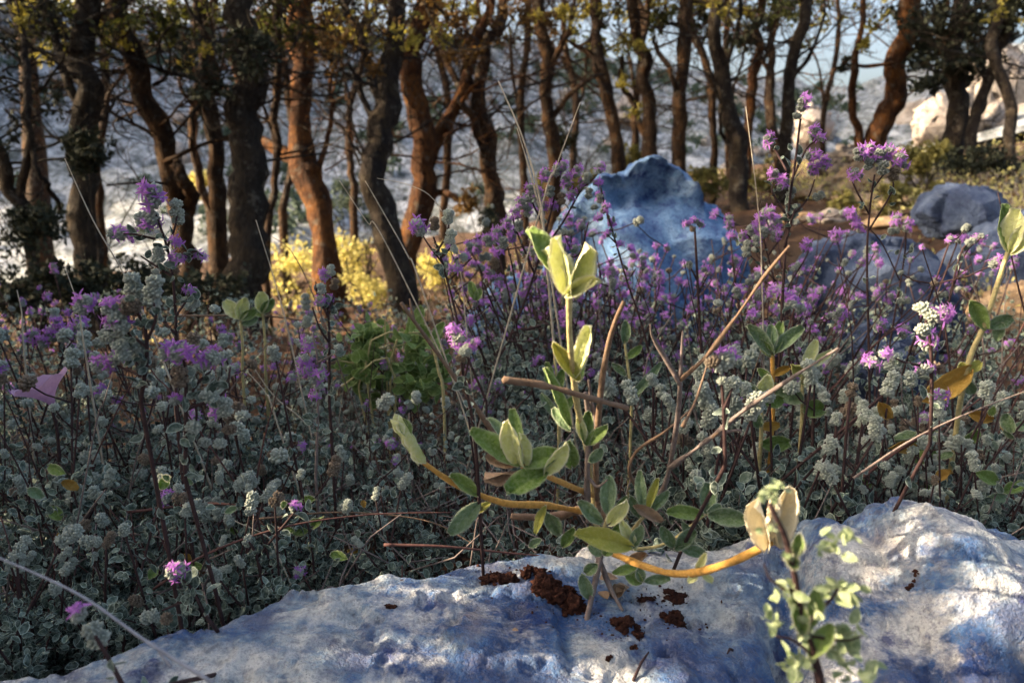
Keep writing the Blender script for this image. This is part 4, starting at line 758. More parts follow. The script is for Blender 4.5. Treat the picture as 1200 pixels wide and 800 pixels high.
d = rdir(len(x)); d[:, 2] *= .3; mb.many(*LEAF_OAK[:2], frames(d, rdir(len(x), 2)) * (rng.uniform(.012, .03, len(x)) * (1 + .12 * Y_))[:, None, None], np.c_[x, Y_, z], 0, LEAF_OAK[2])
o = bpy.data.objects.new('leaf_litter', mb.mesh('leaf_litter', [M['litter_leaf']])); COL.objects.link(o); o['kind'] = 'stuff'
mb = MB(); n = 1500; Y_ = 2.2 + 8.5 * rng.random(n); px = np.where(rng.random(n) < .45, rng.uniform(900, 1250, n), rng.uniform(-150, 1350, n)); x = (px - 600) / F * Y_; z = g_height(x, Y_)
k = fbm(np.c_[x * .8, Y_ * .8, x * 0], 3, 77) > -.15; x, Y_, z = x[k], Y_[k], z[k]
for q in range(len(x)):
    c = np.array([x[q], Y_[q], z[q] + .03]); nn = 14; r_ = rng.uniform(.04, .11)
    P = c + rng.normal(size=(nn, 3)) * np.array([r_, r_, .03 + r_ * .3]); P[:, 2] = np.maximum(P[:, 2], z[q])
    mb.many(*LEAF_OAK[:2], frames(rdir(nn, .5), rdir(nn, .5)) * (rng.uniform(.012, .028, nn) * (.7 + .12 * Y_[q]))[:, None, None], P, int(rng.choice([0, 0, 0, 1] if x[q] > .3 * Y_[q] else [0, 1, 2, 2])), LEAF_OAK[2])
    for b in range(5):
        p = c + np.r_[rng.normal(size=2) * r_, -.05]; d = rdir(1, 1.2)[0] * rng.uniform(.06, .16); tube(mb, [p, p + d * .6, p + d + rng.normal(size=3) * .02], [.0018, .0014, .0006], 3, 3)
o = bpy.data.objects.new('ground_scrub', mb.mesh('ground_scrub', [M['bush_leaf'], M['brown_leaf'], M['oak_leaf'], M['grass']])); COL.objects.link(o); o['kind'] = 'stuff'
# greener leafy patch behind the left sage shoot
mb = MB(); c = at(456, 428, 1.0)
leaves_ball(mb, c, .085, 420, .022, 0, flat=(1, .8, .75), shape=LEAF_S); o = thing('leafy_plant', (c[0], c[1], land(c[0], c[1])), 'bright green leafy plant lit below the ringed trunk', 'plant'); part('foliage', mb, M['herb_leaf_green'], o)
sm = MB()
for k in range(7): tube(sm, curve([(c[0], c[1], land(c[0], c[1]) - .01), c + rng.normal(size=3) * .02, c + rdir(1, .5)[0] * .08], 8), np.linspace(.002, .001, 8), 5)
part('stem', sm, M['stem_sage'], o)

# ------------------------------------------------------------------ sage plants, leaf by leaf
def sage_leaf(parent, b, tip, w, Y, mat='sage_leaf', dY=0, roll=0, cup=.18, droop=.1, name='leaf', label=None):
    """leaf from pixel b to pixel tip, w pixels wide; dY: how far the tip leans away (m); roll turns the face"""
    p0 = at(b[0], b[1], Y); p1 = at(tip[0], tip[1], Y + dY); ax = p1 - p0; L = np.linalg.norm(ax); wm = w * ppm(b[0], b[1], Y)
    y = ax / L; n = unit(CAM - (p0 + p1) / 2); n = unit(n - y * np.dot(n, y)); x = np.cross(y, n)
    n2 = n * math.cos(R(roll)) + x * math.sin(R(roll)); x2 = np.cross(y, n2)
    nu, nv = 13, 31; u = np.linspace(-1, 1, nu); v = np.linspace(0, 1, nv)
    prof = np.sin(math.pi * np.clip(v, 0, 1) ** 1.12) ** .5; prof = np.maximum(prof, .15 * (1 - v)); prof[-2] = max(prof[-2], .5); prof[-1] = .26
    G = np.zeros((nv, nu, 3)); e = np.zeros((nv, nu))
    sd = rng.uniform(0, 99); twist = rng.uniform(-.7, .7); bend = rng.uniform(-.14, .14); droop = droop + rng.uniform(-.12, .25); cup = cup * rng.uniform(.8, 1.9)
    for a in range(nv):
        hw = wm / 2 * prof[a]
        q = np.c_[u * 3 + sd, np.full(nu, v[a] * 5), np.zeros(nu)]
        wav = vnoise(q, 5) * wm * .07
        z = cup * wm * (.55 * np.abs(u) + .9 * u ** 2) - droop * L * (v[a] - .3) ** 2 + wav * np.abs(u) * 1.6 - .05 * wm * np.exp(-(u / .15) ** 2) + .035 * wm * vnoise(q * 2.6, 8) + .03 * wm * np.abs(np.sin((v[a] * 6 - np.abs(u) * 1.3) * math.pi)) * np.clip(1.2 - np.abs(u), 0, .8) - .1 * wm * np.clip(np.abs(u) - .8, 0, 1)
        hwv = hw * (1 + .06 * vnoise(q * 3, 6))
        tw = twist * (v[a] - .3); x3 = x2 * math.cos(tw) + n2 * math.sin(tw); n3 = np.cross(x3, y)
        G[a] = p0 + y * (L * v[a]) + x3[None] * (u * hwv)[:, None] + n3[None] * z[:, None] + x3 * (bend * L * (v[a] ** 2 - v[a]))
        e[a] = np.clip((np.abs(u) - .7) / .3, 0, 1) if a < nv - 1 else 1
        e[a] = np.maximum(e[a], .45 * np.exp(-(u / .1) ** 2) * (1 - v[a]))
    mb = MB(); i = (np.arange(nv - 1)[:, None] * nu + np.arange(nu - 1)[None]).ravel()
    f = np.stack([i, i + 1, i + nu + 1, i + nu], -1)
    top = G.reshape(-1, 3); th = wm * .05; bot = top - n2 * th
    k = nv * nu; rim = np.r_[np.arange(nu), np.arange(1, nv) * nu + nu - 1, (nv - 1) * nu + np.arange(nu - 2, -1, -1), np.arange(nv - 2, 0, -1) * nu]
    r2 = np.roll(rim, -1); side = np.stack([r2, rim, rim + k, r2 + k], -1)
    mb.add(np.vstack([top, bot]), [f, f[:, ::-1] + k, side], 0, np.r_[e.ravel(), e.ravel()], rng.random())
    rp = top[rim]; n_h = 420; ii = rng.integers(0, len(rim), n_h); uu = rng.random(n_h)[:, None]; hp = rp[ii] * (1 - uu) + top[r2][ii] * uu
    hd = hp - top.mean(0); hd -= y * (hd @ y)[:, None] * .7; hd /= np.linalg.norm(hd, axis=1)[:, None]; hd = hd + rng.normal(size=(n_h, 3)) * .6
    fi = rng.integers(0, k, 260); hp = np.vstack([hp, top[fi]]); hd = np.vstack([hd, n2 * 1.0 + rng.normal(size=(260, 3)) * .9]); n_h += 260
    hl = np.where(np.arange(n_h) < 420, .0011, .0007) * rng.uniform(.5, 1.2, n_h)
    if mat in ('dry_leaf', 'ochre_leaf'): hl *= .35
    mb.many(np.array([[-.045, 0, 0], [.045, 0, 0], [0, 1, 0]]), np.array([[0, 1, 2]]), frames(hd, rdir(n_h)) * hl[:, None, None], hp, 1)
    return part(name, mb, [M[mat], M['hair']], parent, label=label)
def sage_stem(parent, pts, w0, w1, Y, mat, name='stem', dY=0, sides=10, rough=.3, label=None):
    n = 22; P = curve([at(p[0], p[1], (p[2] if len(p) > 2 else Y)) for p in pts], n); m = ppm(pts[0][0], pts[0][1], Y)
    mb = MB(); tube(mb, P, np.linspace(w0, w1, n) * m / 2, sides, 0, rough, int(pts[0][0]), 1.2 / max(w0 * m, 1e-4) * .3)
    if mat in ('stem_sage', 'stem_orange'): hairs(mb, P, (w0 + w1) * m / 4, int(120 * w0), .0011, 1)
    return part(name, mb, [M[mat], M['hair']], parent, label=label)
def to_axis(v, y):
    x = unit(np.cross(y, [0, 1, .1])); return v[:, [0]] * x + v[:, [1]] * y + v[:, [2]] * np.cross(x, y)
def hairs(mb, P, r, n, ln, mat):
    """fine pale hairs standing off a stem"""
    i = rng.integers(0, len(P) - 1, n); u = rng.random(n)[:, None]; c = P[i] * (1 - u) + P[i + 1] * u; t = P[i + 1] - P[i]; t /= np.linalg.norm(t, axis=1)[:, None]
    d = rdir(n); d -= t * (d * t).sum(1)[:, None]; d /= np.linalg.norm(d, axis=1)[:, None]; b = c + d * (r * .9); d = d + rng.normal(size=(n, 3)) * .35
    V = np.array([[-.03, 0, 0], [.03, 0, 0], [0, 1, 0]]); mb.many(V, np.array([[0, 1, 2]]), frames(d, rdir(n)) * (ln * rng.uniform(.5, 1.2, n))[:, None, None], b, mat)
def bud(parent, a, b, w, Y, mat, lumps=3, name='bud'):
    """hairy unopened shoot tip from pixel a to pixel b"""
    mb = MB(); p0, p1 = at(*a, Y), at(*b, Y); m = ppm(*a, Y); v, f = ICO[3]; ax = p1 - p0; L = np.linalg.norm(ax); y = ax / L
    mb.add(p0 + ax * .5 + to_axis(v * np.array([w * m * .3, L * .5, w * m * .3]), y), f, 0, .15, .5)
    LV, LF, LE = leaf_shape(.62, .5, -.12, 5)
    for k in range(lumps * 3):
        tt = (k // 3) / lumps; an = k * 2.2 + rng.uniform(-.3, .3); e1 = unit(np.cross(y, [0, 1, .1])); e2 = np.cross(y, e1)
        o_ = e1 * math.cos(an) + e2 * math.sin(an); ln = L / lumps * rng.uniform(1.15, 1.5)
        mb.many(LV, LF, frames((y + o_ * .12)[None], -o_[None]) * ln, (p0 + ax * tt + o_ * w * m * .27)[None], 0, LE)
    return part(name, mb, M[mat], parent)

bs = at(690, 645, .64)
S = thing('sage_plant', tuple(bs), 'pale green sage with a tall hairy shoot, rooted at the edge of the limestone slab', 'plant')
# tall shoot
sage_stem(S, [(700, 620, .62), (690, 540, .58), (676, 470, .52), (668, 400, .485), (667, 335, .47)], 8, 8, .5, 'stem_sage')
Yt = .47
sage_leaf(S, (664, 338), (621, 266), 30, Yt, 'sage_leaf', .012, 30)
sage_leaf(S, (664, 342), (653, 277), 24, Yt - .006, 'sage_pale', -.004, -20, .5)
sage_leaf(S, (668, 342), (689, 287), 26, Yt - .008, 'sage_pale', -.006, 20, .5)
sage_leaf(S, (667, 342), (705, 330), 18, Yt - .01, 'sage_pale', -.01, 0, .45)
sage_leaf(S, (666, 340), (641, 290), 24, Yt - .002, 'sage_pale', .004, 50, .3)
bud(S, (667, 345), (668, 318), 24, Yt, 'sage_pale', 2)
sage_leaf(S, (676, 446), (650, 404), 17, .5, 'sage_yellow', -.01, 20, .25)
sage_leaf(S, (676, 442), (693, 382), 20, .5, 'sage_pale', .0, -30, .25)
sage_leaf(S, (679, 446), (672, 405), 14, .51, 'sage_leaf', .015, 30)
# leaves low on the tall shoot
for b, t_, w, mt, dy in [((668, 500), (640, 430), 16, 'sage_leaf', .01), ((668, 505), (648, 478), 14, 'sage_grey', .01), ((684, 520), (690, 482), 16, 'sage_leaf', 0), ((686, 520), (710, 500), 15, 'sage_leaf', -.01), ((670, 545), (668, 516), 22, 'sage_leaf', -.01), ((690, 540), (705, 525), 14, 'sage_grey', 0), ((684, 515), (676, 488), 12, 'sage_pale', -.005)]:
    sage_leaf(S, b, t_, w, .54, mt, dy, rng.uniform(-30, 30))
# middle rosette
Ym = .5
sage_stem(S, [(695, 580, .6), (665, 568, .56), (635, 555, .52), (612, 545, .5)], 8, 7, .52, 'stem_orange')
for b, t_, w, mt, dy, ro in [((612, 545), (551, 504), 26, 'sage_leaf', .0, 15), ((608, 545), (594, 494), 24, 'sage_pale', -.012, -10), ((612, 545), (655, 530), 25, 'sage_leaf', .0, -10), ((640, 552), (594, 578), 30, 'sage_leaf', -.012, 10), ((640, 552), (664, 522), 20, 'sage_pale', -.01, 20), ((606, 540), (575, 486), 16, 'sage_grey', .015, 20), ((608, 540), (600, 478), 18, 'sage_leaf', .014, -10), ((614, 545), (612, 510), 18, 'sage_pale', -.01, 30)]:
    sage_leaf(S, b, t_, w, Ym, mt, dy, ro)
for b, t_, w in [((605, 548), (572, 530), 16), ((606, 552), (568, 556), 15), ((604, 545), (582, 520), 12)]: sage_leaf(S, b, t_, w, Ym + .005, 'dry_leaf', .005, rng.uniform(-40, 40), .4, label='dry brown curled leaf')
# left shoot
sage_stem(S, [(690, 600, .62), (640, 592, .58), (595, 590, .55), (558, 578, .54), (525, 562, .535), (494, 540, .53)], 8, 6, .55, 'stem_orange')
bud(S, (496, 544), (466, 494), 24, .53, 'sage_pale', 3)
sage_leaf(S, (478, 512), (468, 491), 15, .53, 'sage_leaf', 0, 20)
sage_leaf(S, (560, 580), (526, 558), 17, .535, 'sage_leaf', .0, 10)
sage_leaf(S, (562, 588), (526, 625), 22, .54, 'sage_grey', -.01, -10)
sage_leaf(S, (575, 588), (556, 602), 10, .545, 'sage_yellow', 0, 10)
sage_leaf(S, (640, 592), (628, 625), 12, .57, 'sage_yellow', 0, 20)
# low rosettes on the slab edge
for (b, t_, w, Y_, mt, dy, ro) in [((712, 603), (714, 557), 20, .57, 'sage_grey', .01, 0), ((705, 612), (677, 588), 18, .56, 'sage_grey', 0, 10), ((716, 612), (734, 586), 18, .55, 'sage_pale', -.01, 0), ((740, 640), (678, 624), 26, .54, 'sage_yellow', -.01, 0), ((744, 645), (728, 610), 14, .55, 'sage_pale', 0, 20), ((742, 640), (750, 614), 15, .55, 'sage_grey', 0, 0),
                                   ((755, 600), (750, 551), 14, .58, 'sage_grey', .01, 0), ((758, 602), (784, 576), 13, .58, 'sage_grey', 0, 0), ((757, 600), (768, 562), 12, .59, 'sage_leaf', .01, 20), ((760, 600), (772, 560), 10, .575, 'sage_yellow', 0, -30), ((750, 605), (738, 580), 12, .575, 'sage_grey', 0, 0),
                                   ((828, 603), (831, 566), 20, .6, 'sage_grey', .01, 0), ((824, 602), (782, 599), 17, .59, 'sage_leaf', 0, 0), ((830, 602), (876, 610), 21, .58, 'sage_grey', -.01, 10), ((828, 598), (845, 592), 12, .59, 'sage_grey', 0, 30),
                                   ((790, 640), (775, 618), 15, .58, 'sage_grey', 0, 0), ((790, 642), (816, 622), 17, .58, 'sage_grey', 0, 10), ((795, 640), (828, 650), 14, .58, 'sage_grey', 0, 0), ((800, 610), (812, 640), 12, .6, 'sage_grey', 0, 0),
                                   ((718, 672), (748, 660), 12, .56, 'sage_leaf', 0, 0), ((752, 682), (732, 670), 16, .56, 'sage_leaf', 0, 0), ((755, 682), (785, 676), 12, .555, 'sage_grey', 0, 0), ((752, 680), (748, 665), 12, .56, 'sage_grey', 0, 0), ((700, 660), (686, 672), 14, .57, 'sage_grey', 0, 0),
                                   ((705, 650), (690, 640), 13, .57, 'sage_grey', 0, 0), ((708, 650), (722, 636), 14, .57, 'sage_leaf', 0, 0), ((690, 700), (682, 672), 16, .56, 'sage_grey', -.005, 0), ((720, 600), (735, 582), 10, .58, 'sage_leaf', 0, 0), ((735, 612), (718, 622), 12, .56, 'sage_leaf', 0, 0),
                                   ((660, 640), (672, 618), 14, .6, 'sage_leaf', 0, 0), ((655, 625), (640, 600), 18, .6, 'sage_grey', 0, 0), ((620, 640), (634, 632), 10, .6, 'sage_grey', 0, 0)]:
    sage_leaf(S, b, t_, w, Y_, mt, dy, ro)
for (b, t_, w, Y_) in [((775, 612), (742, 592), 14, .57), ((760, 650), (735, 668), 15, .585), ((735, 690), (716, 700), 16, .58)]: sage_leaf(S, b, t_, w, Y_, 'dry_leaf', 0, 20, .3, label='dry brown leaf')
sage_stem(S, [(690, 640, .62), (705, 625, .58), (712, 605, .57)], 5, 4, .58, 'stem_sage')
sage_stem(S, [(690, 640, .62), (730, 630, .6), (757, 602, .58)], 5, 4, .58, 'stem_sage')
sage_stem(S, [(690, 640, .64), (770, 640, .61), (828, 602, .6)], 5, 3, .6, 'stem_sage')
# orange stem to the cream bud over the slab
sage_stem(S, [(700, 640, .6), (735, 655, .55), (770, 668, .51), (805, 672, .485), (840, 664, .465), (875, 650, .45), (904, 634, .44)], 11, 8, .5, 'stem_orange')
sage_leaf(S, (815, 672), (828, 648), 10, .48, 'sage_pale', 0, 0); sage_leaf(S, (818, 672), (806, 682), 9, .48, 'sage_pale', 0, 0); sage_leaf(S, (822, 672), (836, 682), 9, .475, 'sage_pale', 0, 0)
sage_leaf(S, (902, 636), (890, 582), 26, .44, 'cream_bud', -.004, -25, .45); sage_leaf(S, (904, 636), (926, 570), 27, .445, 'cream_bud', .006, 25, .45); bud(S, (902, 636), (908, 588), 24, .442, 'cream_bud', 2)
# woody feet on the slab
sage_stem(S, [(705, 640, .6), (698, 680, .57), (690, 715, .55), (684, 745, .54)], 9, 6, .57, 'twig_grey', 'root_twig'); sage_stem(S, [(700, 650, .6), (716, 690, .57), (730, 715, .555)], 7, 4, .57, 'twig_grey', 'root_twig'); sage_stem(S, [(684, 742, .54), (695, 752, .535), (706, 756, .53)], 4, 2, .54, 'twig_grey', 'root_twig')
sage_stem(S, [(720, 610, .62), (690, 595, .62), (650, 605, .61), (600, 605, .6)], 14, 8, .6, 'twig_tan', 'root_twig', 0, 8, .3)

# bare twigs of the woody shrub
W = thing('bare_shrub', tuple(at(770, 600, .66)), 'leafless grey woody shrub with long forked twigs beside the sage', 'shrub')
for pts, w0, w1, Y_, mt in [([(770, 600, .66), (785, 545, .6), (795, 480, .56), (797, 440, .54)], 14, 11, .56, 'twig_grey'),
                            ([(785, 548, .6), (830, 515, .55), (870, 482, .51), (920, 448, .48), (982, 408, .45)], 11, 7, .52, 'twig_grey'),
                            ([(797, 445, .54), (825, 420, .53), (860, 375, .52), (895, 325, .5), (925, 288, .49)], 9, 6, .53, 'twig_tan'),
                            ([(797, 450, .54), (780, 420, .54), (765, 395, .535), (762, 380, .53)], 8, 5, .54, 'twig_grey'),
                            ([(797, 440, .54), (799, 410, .54), (800, 388, .54)], 8, 4, .54, 'twig_grey'),
                            ([(800, 500, .56), (815, 470, .57), (828, 430, .58)], 7, 4, .56, 'twig_tan'),
                            ([(835, 512, .54), (850, 500, .53), (862, 492, .52)], 6, 4, .54, 'twig_tan'),
                            ([(840, 508, .54), (865, 504, .53), (868, 508, .53)], 7, 4, .54, 'twig_grey'),
                            ([(775, 590, .66), (740, 560, .63), (745, 530, .62), (780, 505, .6), (815, 475, .6)], 8, 4, .62, 'twig_tan')]:
    sage_stem(W, pts, w0 * .72, w1 * .42, Y_, mt, 'branch', 0, 9, .45)
T = thing('bare_twig', tuple(at(700, 600, .6)), 'upright broken tan twig standing just behind the tall sage shoot', 'twig')
sage_stem(T, [(702, 610, .6), (698, 540, .57), (702, 480, .55), (708, 430, .54), (718, 385, .53), (731, 354, .525)], 8.5, 4.5, .55, 'twig_tan', 'stem'); sage_stem(T, [(700, 500, .555), (693, 470, .555), (690, 445, .55)], 6, 3, .55, 'twig_grey', 'branch')
T = thing('bare_twig', tuple(at(735, 480, .5)), 'horizontal tan twig crossing the tall sage shoot', 'twig')
sage_stem(T, [(735, 478, .5), (690, 466, .48), (640, 452, .475), (590, 445, .47)], 6, 8, .48, 'twig_tan', 'stem')
T = thing('bare_twig', tuple(at(690, 600, .6)), 'thin grey twig rising beside the tan broken twig', 'twig')
sage_stem(T, [(690, 610, .6), (688, 560, .57), (690, 500, .56), (686, 460, .55)], 8, 5, .57, 'twig_grey', 'stem'); sage_stem(T, [(690, 560, .57), (700, 570, .565), (712, 562, .56)], 4, 2, .57, 'twig_grey', 'branch')
T = thing('bare_twig', tuple(at(560, 520, .7)), 'straight grey twig slanting up towards the pink tipped herb', 'twig')
sage_stem(T, [(600, 540, .72), (560, 480, .7), (510, 410, .68), (470, 355, .66)], 7, 4, .7, 'twig_tan', 'stem'); sage_stem(T, [(485, 375, .67), (480, 350, .67)], 4, 2, .67, 'twig_tan', 'branch')

# other sage shoots
def sage_small(Y, base, top, label, leaves, stem='stem_sage', w=5.5):
    t = thing('sage_shoot', tuple(at(base[0], base[1], Y)), label, 'plant')
    b0 = at(base[0], base[1], Y); g = rooted(b0); tp = at(top[0], top[1], Y); m = ppm(top[0], top[1], Y)
    mb = MB(); P = curve([g, b0, (b0 + tp) / 2 + [.001, 0, 0], tp], 26); tube(mb, P, np.linspace(w, w * .8, 26) * m / 2, 8, 0, .12, 3, 60); hairs(mb, P, w * m * .45, 900, .001, 1); part('stem', mb, [M[stem], M['hair']], t)
    for (b, t_, wd, mt, dy, ro) in leaves: sage_leaf(t, b, t_, wd, Y, mt, dy, ro)
    return t
sage_small(.78, (905, 500), (905, 415), 'sage shoot with a splayed rosette on a yellow stalk behind the long twig', [((905, 415), (874, 382), 17, 'sage_grey', 0, 10), ((905, 415), (942, 384), 17, 'sage_grey', 0, -10), ((904, 412), (903, 380), 14, 'sage_grey', .01, 0), ((906, 415), (916, 378), 14, 'sage_leaf', .015, 10), ((905, 418), (890, 398), 12, 'sage_leaf', 0, 0), ((905, 440), (925, 430), 10, 'ochre_leaf', 0, 0), ((905, 450), (888, 432), 11, 'sage_leaf', 0, 0)], 'stem_orange')
sage_small(.78, (938, 520), (940, 430), 'sage shoot with upright yellowish leaves where the long twig ends', [((940, 432), (957, 398), 14, 'sage_pale', 0, 0), ((940, 435), (928, 428), 16, 'sage_yellow', -.01, 0), ((942, 432), (975, 410), 12, 'sage_pale', 0, 10), ((938, 450), (962, 432), 14, 'sage_leaf', 0, 0), ((938, 470), (905, 450), 22, 'sage_grey', 0, 0), ((938, 480), (965, 480), 22, 'sage_leaf', 0, 0)])
sage_small(.76, (890, 540), (892, 470), 'short sage shoot with wide wavy leaves under the long twig', [((892, 470), (862, 448), 20, 'sage_grey', 0, 0), ((892, 470), (900, 440), 20, 'sage_pale', -.01, 0), ((894, 472), (918, 468), 16, 'sage_leaf', 0, 0), ((890, 500), (880, 482), 16, 'sage_grey', 0, 0), ((890, 520), (925, 518), 20, 'sage_leaf', 0, 10), ((890, 500), (915, 498), 12, 'ochre_leaf', 0, 0)])
sage_small(.8, (1128, 455), (1182, 292), 'sage shoot on a tan stalk with a cupped pale leaf pair at its tip', [((1182, 295), (1178, 238), 22, 'sage_leaf', .01, 30), ((1182, 297), (1196, 245), 26, 'sage_pale', 0, -10), ((1182, 297), (1212, 265), 22, 'sage_pale', -.01, 0), ((1155, 385), (1136, 352), 19, 'sage_leaf', 0, 10), ((1155, 386), (1187, 372), 17, 'sage_grey', 0, 0), ((1168, 400), (1174, 378), 13, 'sage_grey', 0, 0), ((1138, 432), (1082, 468), 27, 'ochre_leaf', -.01, 0), ((1136, 436), (1150, 424), 13, 'sage_yellow', 0, 0), ((1134, 442), (1126, 425), 14, 'sage_yellow', 0, 0), ((1134, 445), (1140, 462), 14, 'sage_grey', 0, 0)], 'stem_sage', 7)
sage_small(.85, (655, 500), (650, 420), 'narrow sage shoot with folded leaves behind the tall hairy shoot', [((650, 460), (640, 424), 13, 'sage_leaf', 0, 0), ((650, 470), (660, 432), 12, 'sage_leaf', 0, 0), ((652, 490), (634, 462), 12, 'sage_grey', 0, 0), ((652, 490), (672, 465), 12, 'sage_leaf', 0, 0)], 'stem_sage', 4)
sage_small(.82, (740, 480), (732, 400), 'grey sage shoot behind the broken tan twig', [((732, 402), (733, 376), 12, 'sage_grey', 0, 0), ((733, 420), (752, 405), 10, 'sage_leaf', 0, 0), ((733, 440), (718, 425), 9, 'sage_grey', 0, 0), ((735, 470), (755, 450), 12, 'sage_leaf', 0, 0), ((735, 470), (775, 425), 11, 'sage_grey', 0, 0)], 'stem_sage', 4)
sage_small(.95, (285, 450), (282, 372), 'pale sage rosette between the dark bush and the lime yellow bush', [((282, 374), (263, 352), 17, 'sage_pale', 0, 0), ((282, 374), (286, 348), 16, 'sage_pale', 0, 0), ((284, 374), (300, 362), 12, 'sage_leaf', 0, 0), ((284, 380), (302, 372), 10, 'sage_grey', 0, 0)], 'stem_sage', 4)
sage_small(1.0, (312, 450), (308, 365), 'pale sage rosette just before the lime yellow bush', [((308, 366), (304, 342), 17, 'sage_pale', 0, 0), ((308, 366), (320, 350), 12, 'sage_leaf', 0, 0), ((308, 370), (294, 362), 10, 'sage_leaf', 0, 0)], 'stem_sage', 4)
sage_small(.9, (520, 470), (505, 395), 'small green shoot with a clasped leaf pair amid mauve herbs', [((558, 352), (551, 330), 11, 'sage_leaf', 0, 0), ((505, 398), (492, 380), 11, 'sage_leaf', 0, 0), ((507, 398), (520, 378), 11, 'sage_leaf', 0, 0), ((558, 352), (563, 338), 9, 'sage_leaf', 0, 0)], 'stem_sage', 4)
# stray broad leaves along the thicket edge (behind the hump)
B = thing('broad_leaved_plant', tuple(at(1010, 560, .72)), 'low plant with broad ochre edged leaves above the limestone hump', 'plant')
sage_stem(B, [(1010, 560), (1050, 530), (1100, 500)], 4, 3, .72, 'stem_red')
for k in range(26):
    px, py = rng.uniform(960, 1190), rng.uniform(470, 590); a = rng.uniform(0, 6.28); L = rng.uniform(16, 34)
    sage_leaf(B, (px, py), (px + math.cos(a) * L, py + math.sin(a) * L * .7), L * .5, rng.uniform(.7, .8), ['sage_grey', 'sage_leaf', 'ochre_leaf', 'sage_grey', 'sage_leaf'][k % 5], rng.uniform(-.01, .01), rng.uniform(-40, 40))
B = thing('broad_leaved_plant', tuple(at(330, 600, .7)), 'low plant with scattered olive and yellow leaves above the slab', 'plant')
sage_stem(B, [(330, 600), (250, 590), (150, 600)], 4, 3, .7, 'stem_red')
for k in range(26):
    px, py = rng.uniform(30, 430), rng.uniform(540, 690); a = rng.uniform(0, 6.28); L = rng.uniform(12, 26)
    if py > 690 - (px - 250) * .1 and px > 250: continue
    sage_leaf(B, (px, py), (px + math.cos(a) * L, py + math.sin(a) * L * .7), L * .55, rng.uniform(.6, .72), ['sage_grey', 'sage_leaf', 'ochre_leaf', 'sage_leaf', 'sage_leaf'][k % 5], rng.uniform(-.01, .01), rng.uniform(-40, 40))

# near blurred sprig crossing the slab
Sp = thing('leafy_sprig', tuple(at(965, 830, .3)), 'dark stemmed sprig of small pale green leaves in front of the slab', 'herb')
for pts, w in [([(968, 840), (955, 770), (940, 720), (930, 670), (920, 630), (902, 590)], 10), ([(940, 700), (905, 680), (895, 660)], 4), ([(945, 730), (975, 700), (985, 680)], 5), ([(935, 690), (915, 690)], 4), ([(955, 770), (930, 750), (910, 745)], 4), ([(950, 745), (990, 750), (1010, 745)], 4)]:
    sage_stem(Sp, pts, w, w * .5, .3, 'stem_dark')
mb = MB()
for (px, py, r_, n) in [(905, 580, 16, 16), (912, 570, 10, 8), (975, 640, 18, 18), (985, 630, 12, 10), (925, 695, 18, 18), (985, 690, 22, 24), (905, 732, 14, 14), (945, 715, 16, 14), (950, 740, 18, 16), (1000, 745, 22, 20), (980, 760, 20, 18), (940, 780, 22, 22), (1005, 785, 20, 18), (930, 645, 14, 10), (900, 620, 10, 8)]:
    c = at(px, py, .3); s = r_ * ppm(px, py, .3); n = int(n * .85); s *= 1.2; P = c + rdir(n) * (s * rng.random(n) ** .5)[:, None] * np.array([1, .7, .8])
    mb.many(*LEAF_S[:2], frames(rdir(n, .3), rdir(n, .5)) * (s * rng.uniform(.55, 1.0, n))[:, None, None], P, 0, LEAF_S[2])
part('foliage', mb, M['herb_leaf_pale'], Sp)
for (b, t_, w) in [((940, 740), (925, 700), 20), ((948, 735), (958, 690), 20), ((950, 770), (975, 730), 22), ((930, 650), (938, 625), 14), ((935, 660), (920, 655), 16)]: sage_leaf(Sp, b, t_, w, .3, 'sage_leaf', 0, rng.uniform(-30, 30))

# lilac trumpet flower
Fl = thing('trumpet_flower', tuple(at(62, 500, .8)), 'pale lilac trumpet flower open sideways in the shaded thicket', 'flower')
sage_stem(Fl, [(70, 540), (66, 500), (58, 472)], 4, 3, .8, 'stem_dark')
mb = MB(); c0 = at(62, 474, .8); ax = unit(np.array([-.35, -.12, .9])); u = unit(np.cross(ax, [0, 1, 0])); v = np.cross(ax, u); rings = []
for k in range(8):
    t_ = k / 7; r_ = .003 + .026 * t_ ** 1.5; a = np.arange(25) * 2 * math.pi / 25; rr = r_ * (1 + .06 * t_ * np.cos(5 * a))
    rings.append(c0 + ax * (.032 * t_ - .004 * t_ ** 3) + u * (np.cos(a) * rr)[:, None] + v * (np.sin(a) * rr)[:, None] * .9 + ax * (.003 * t_ * np.sin(5 * a + 1))[:, None])
j = np.arange(25); q = np.concatenate([np.stack([k * 25 + j, k * 25 + (j + 1) % 25, (k + 1) * 25 + (j + 1) % 25, (k + 1) * 25 + j], -1) for k in range(7)])
mb.add(np.vstack(rings), q, 0, np.repeat(np.linspace(0, 1, 8), 25), .5); part('corolla', mb, M['petal_pink'], Fl)

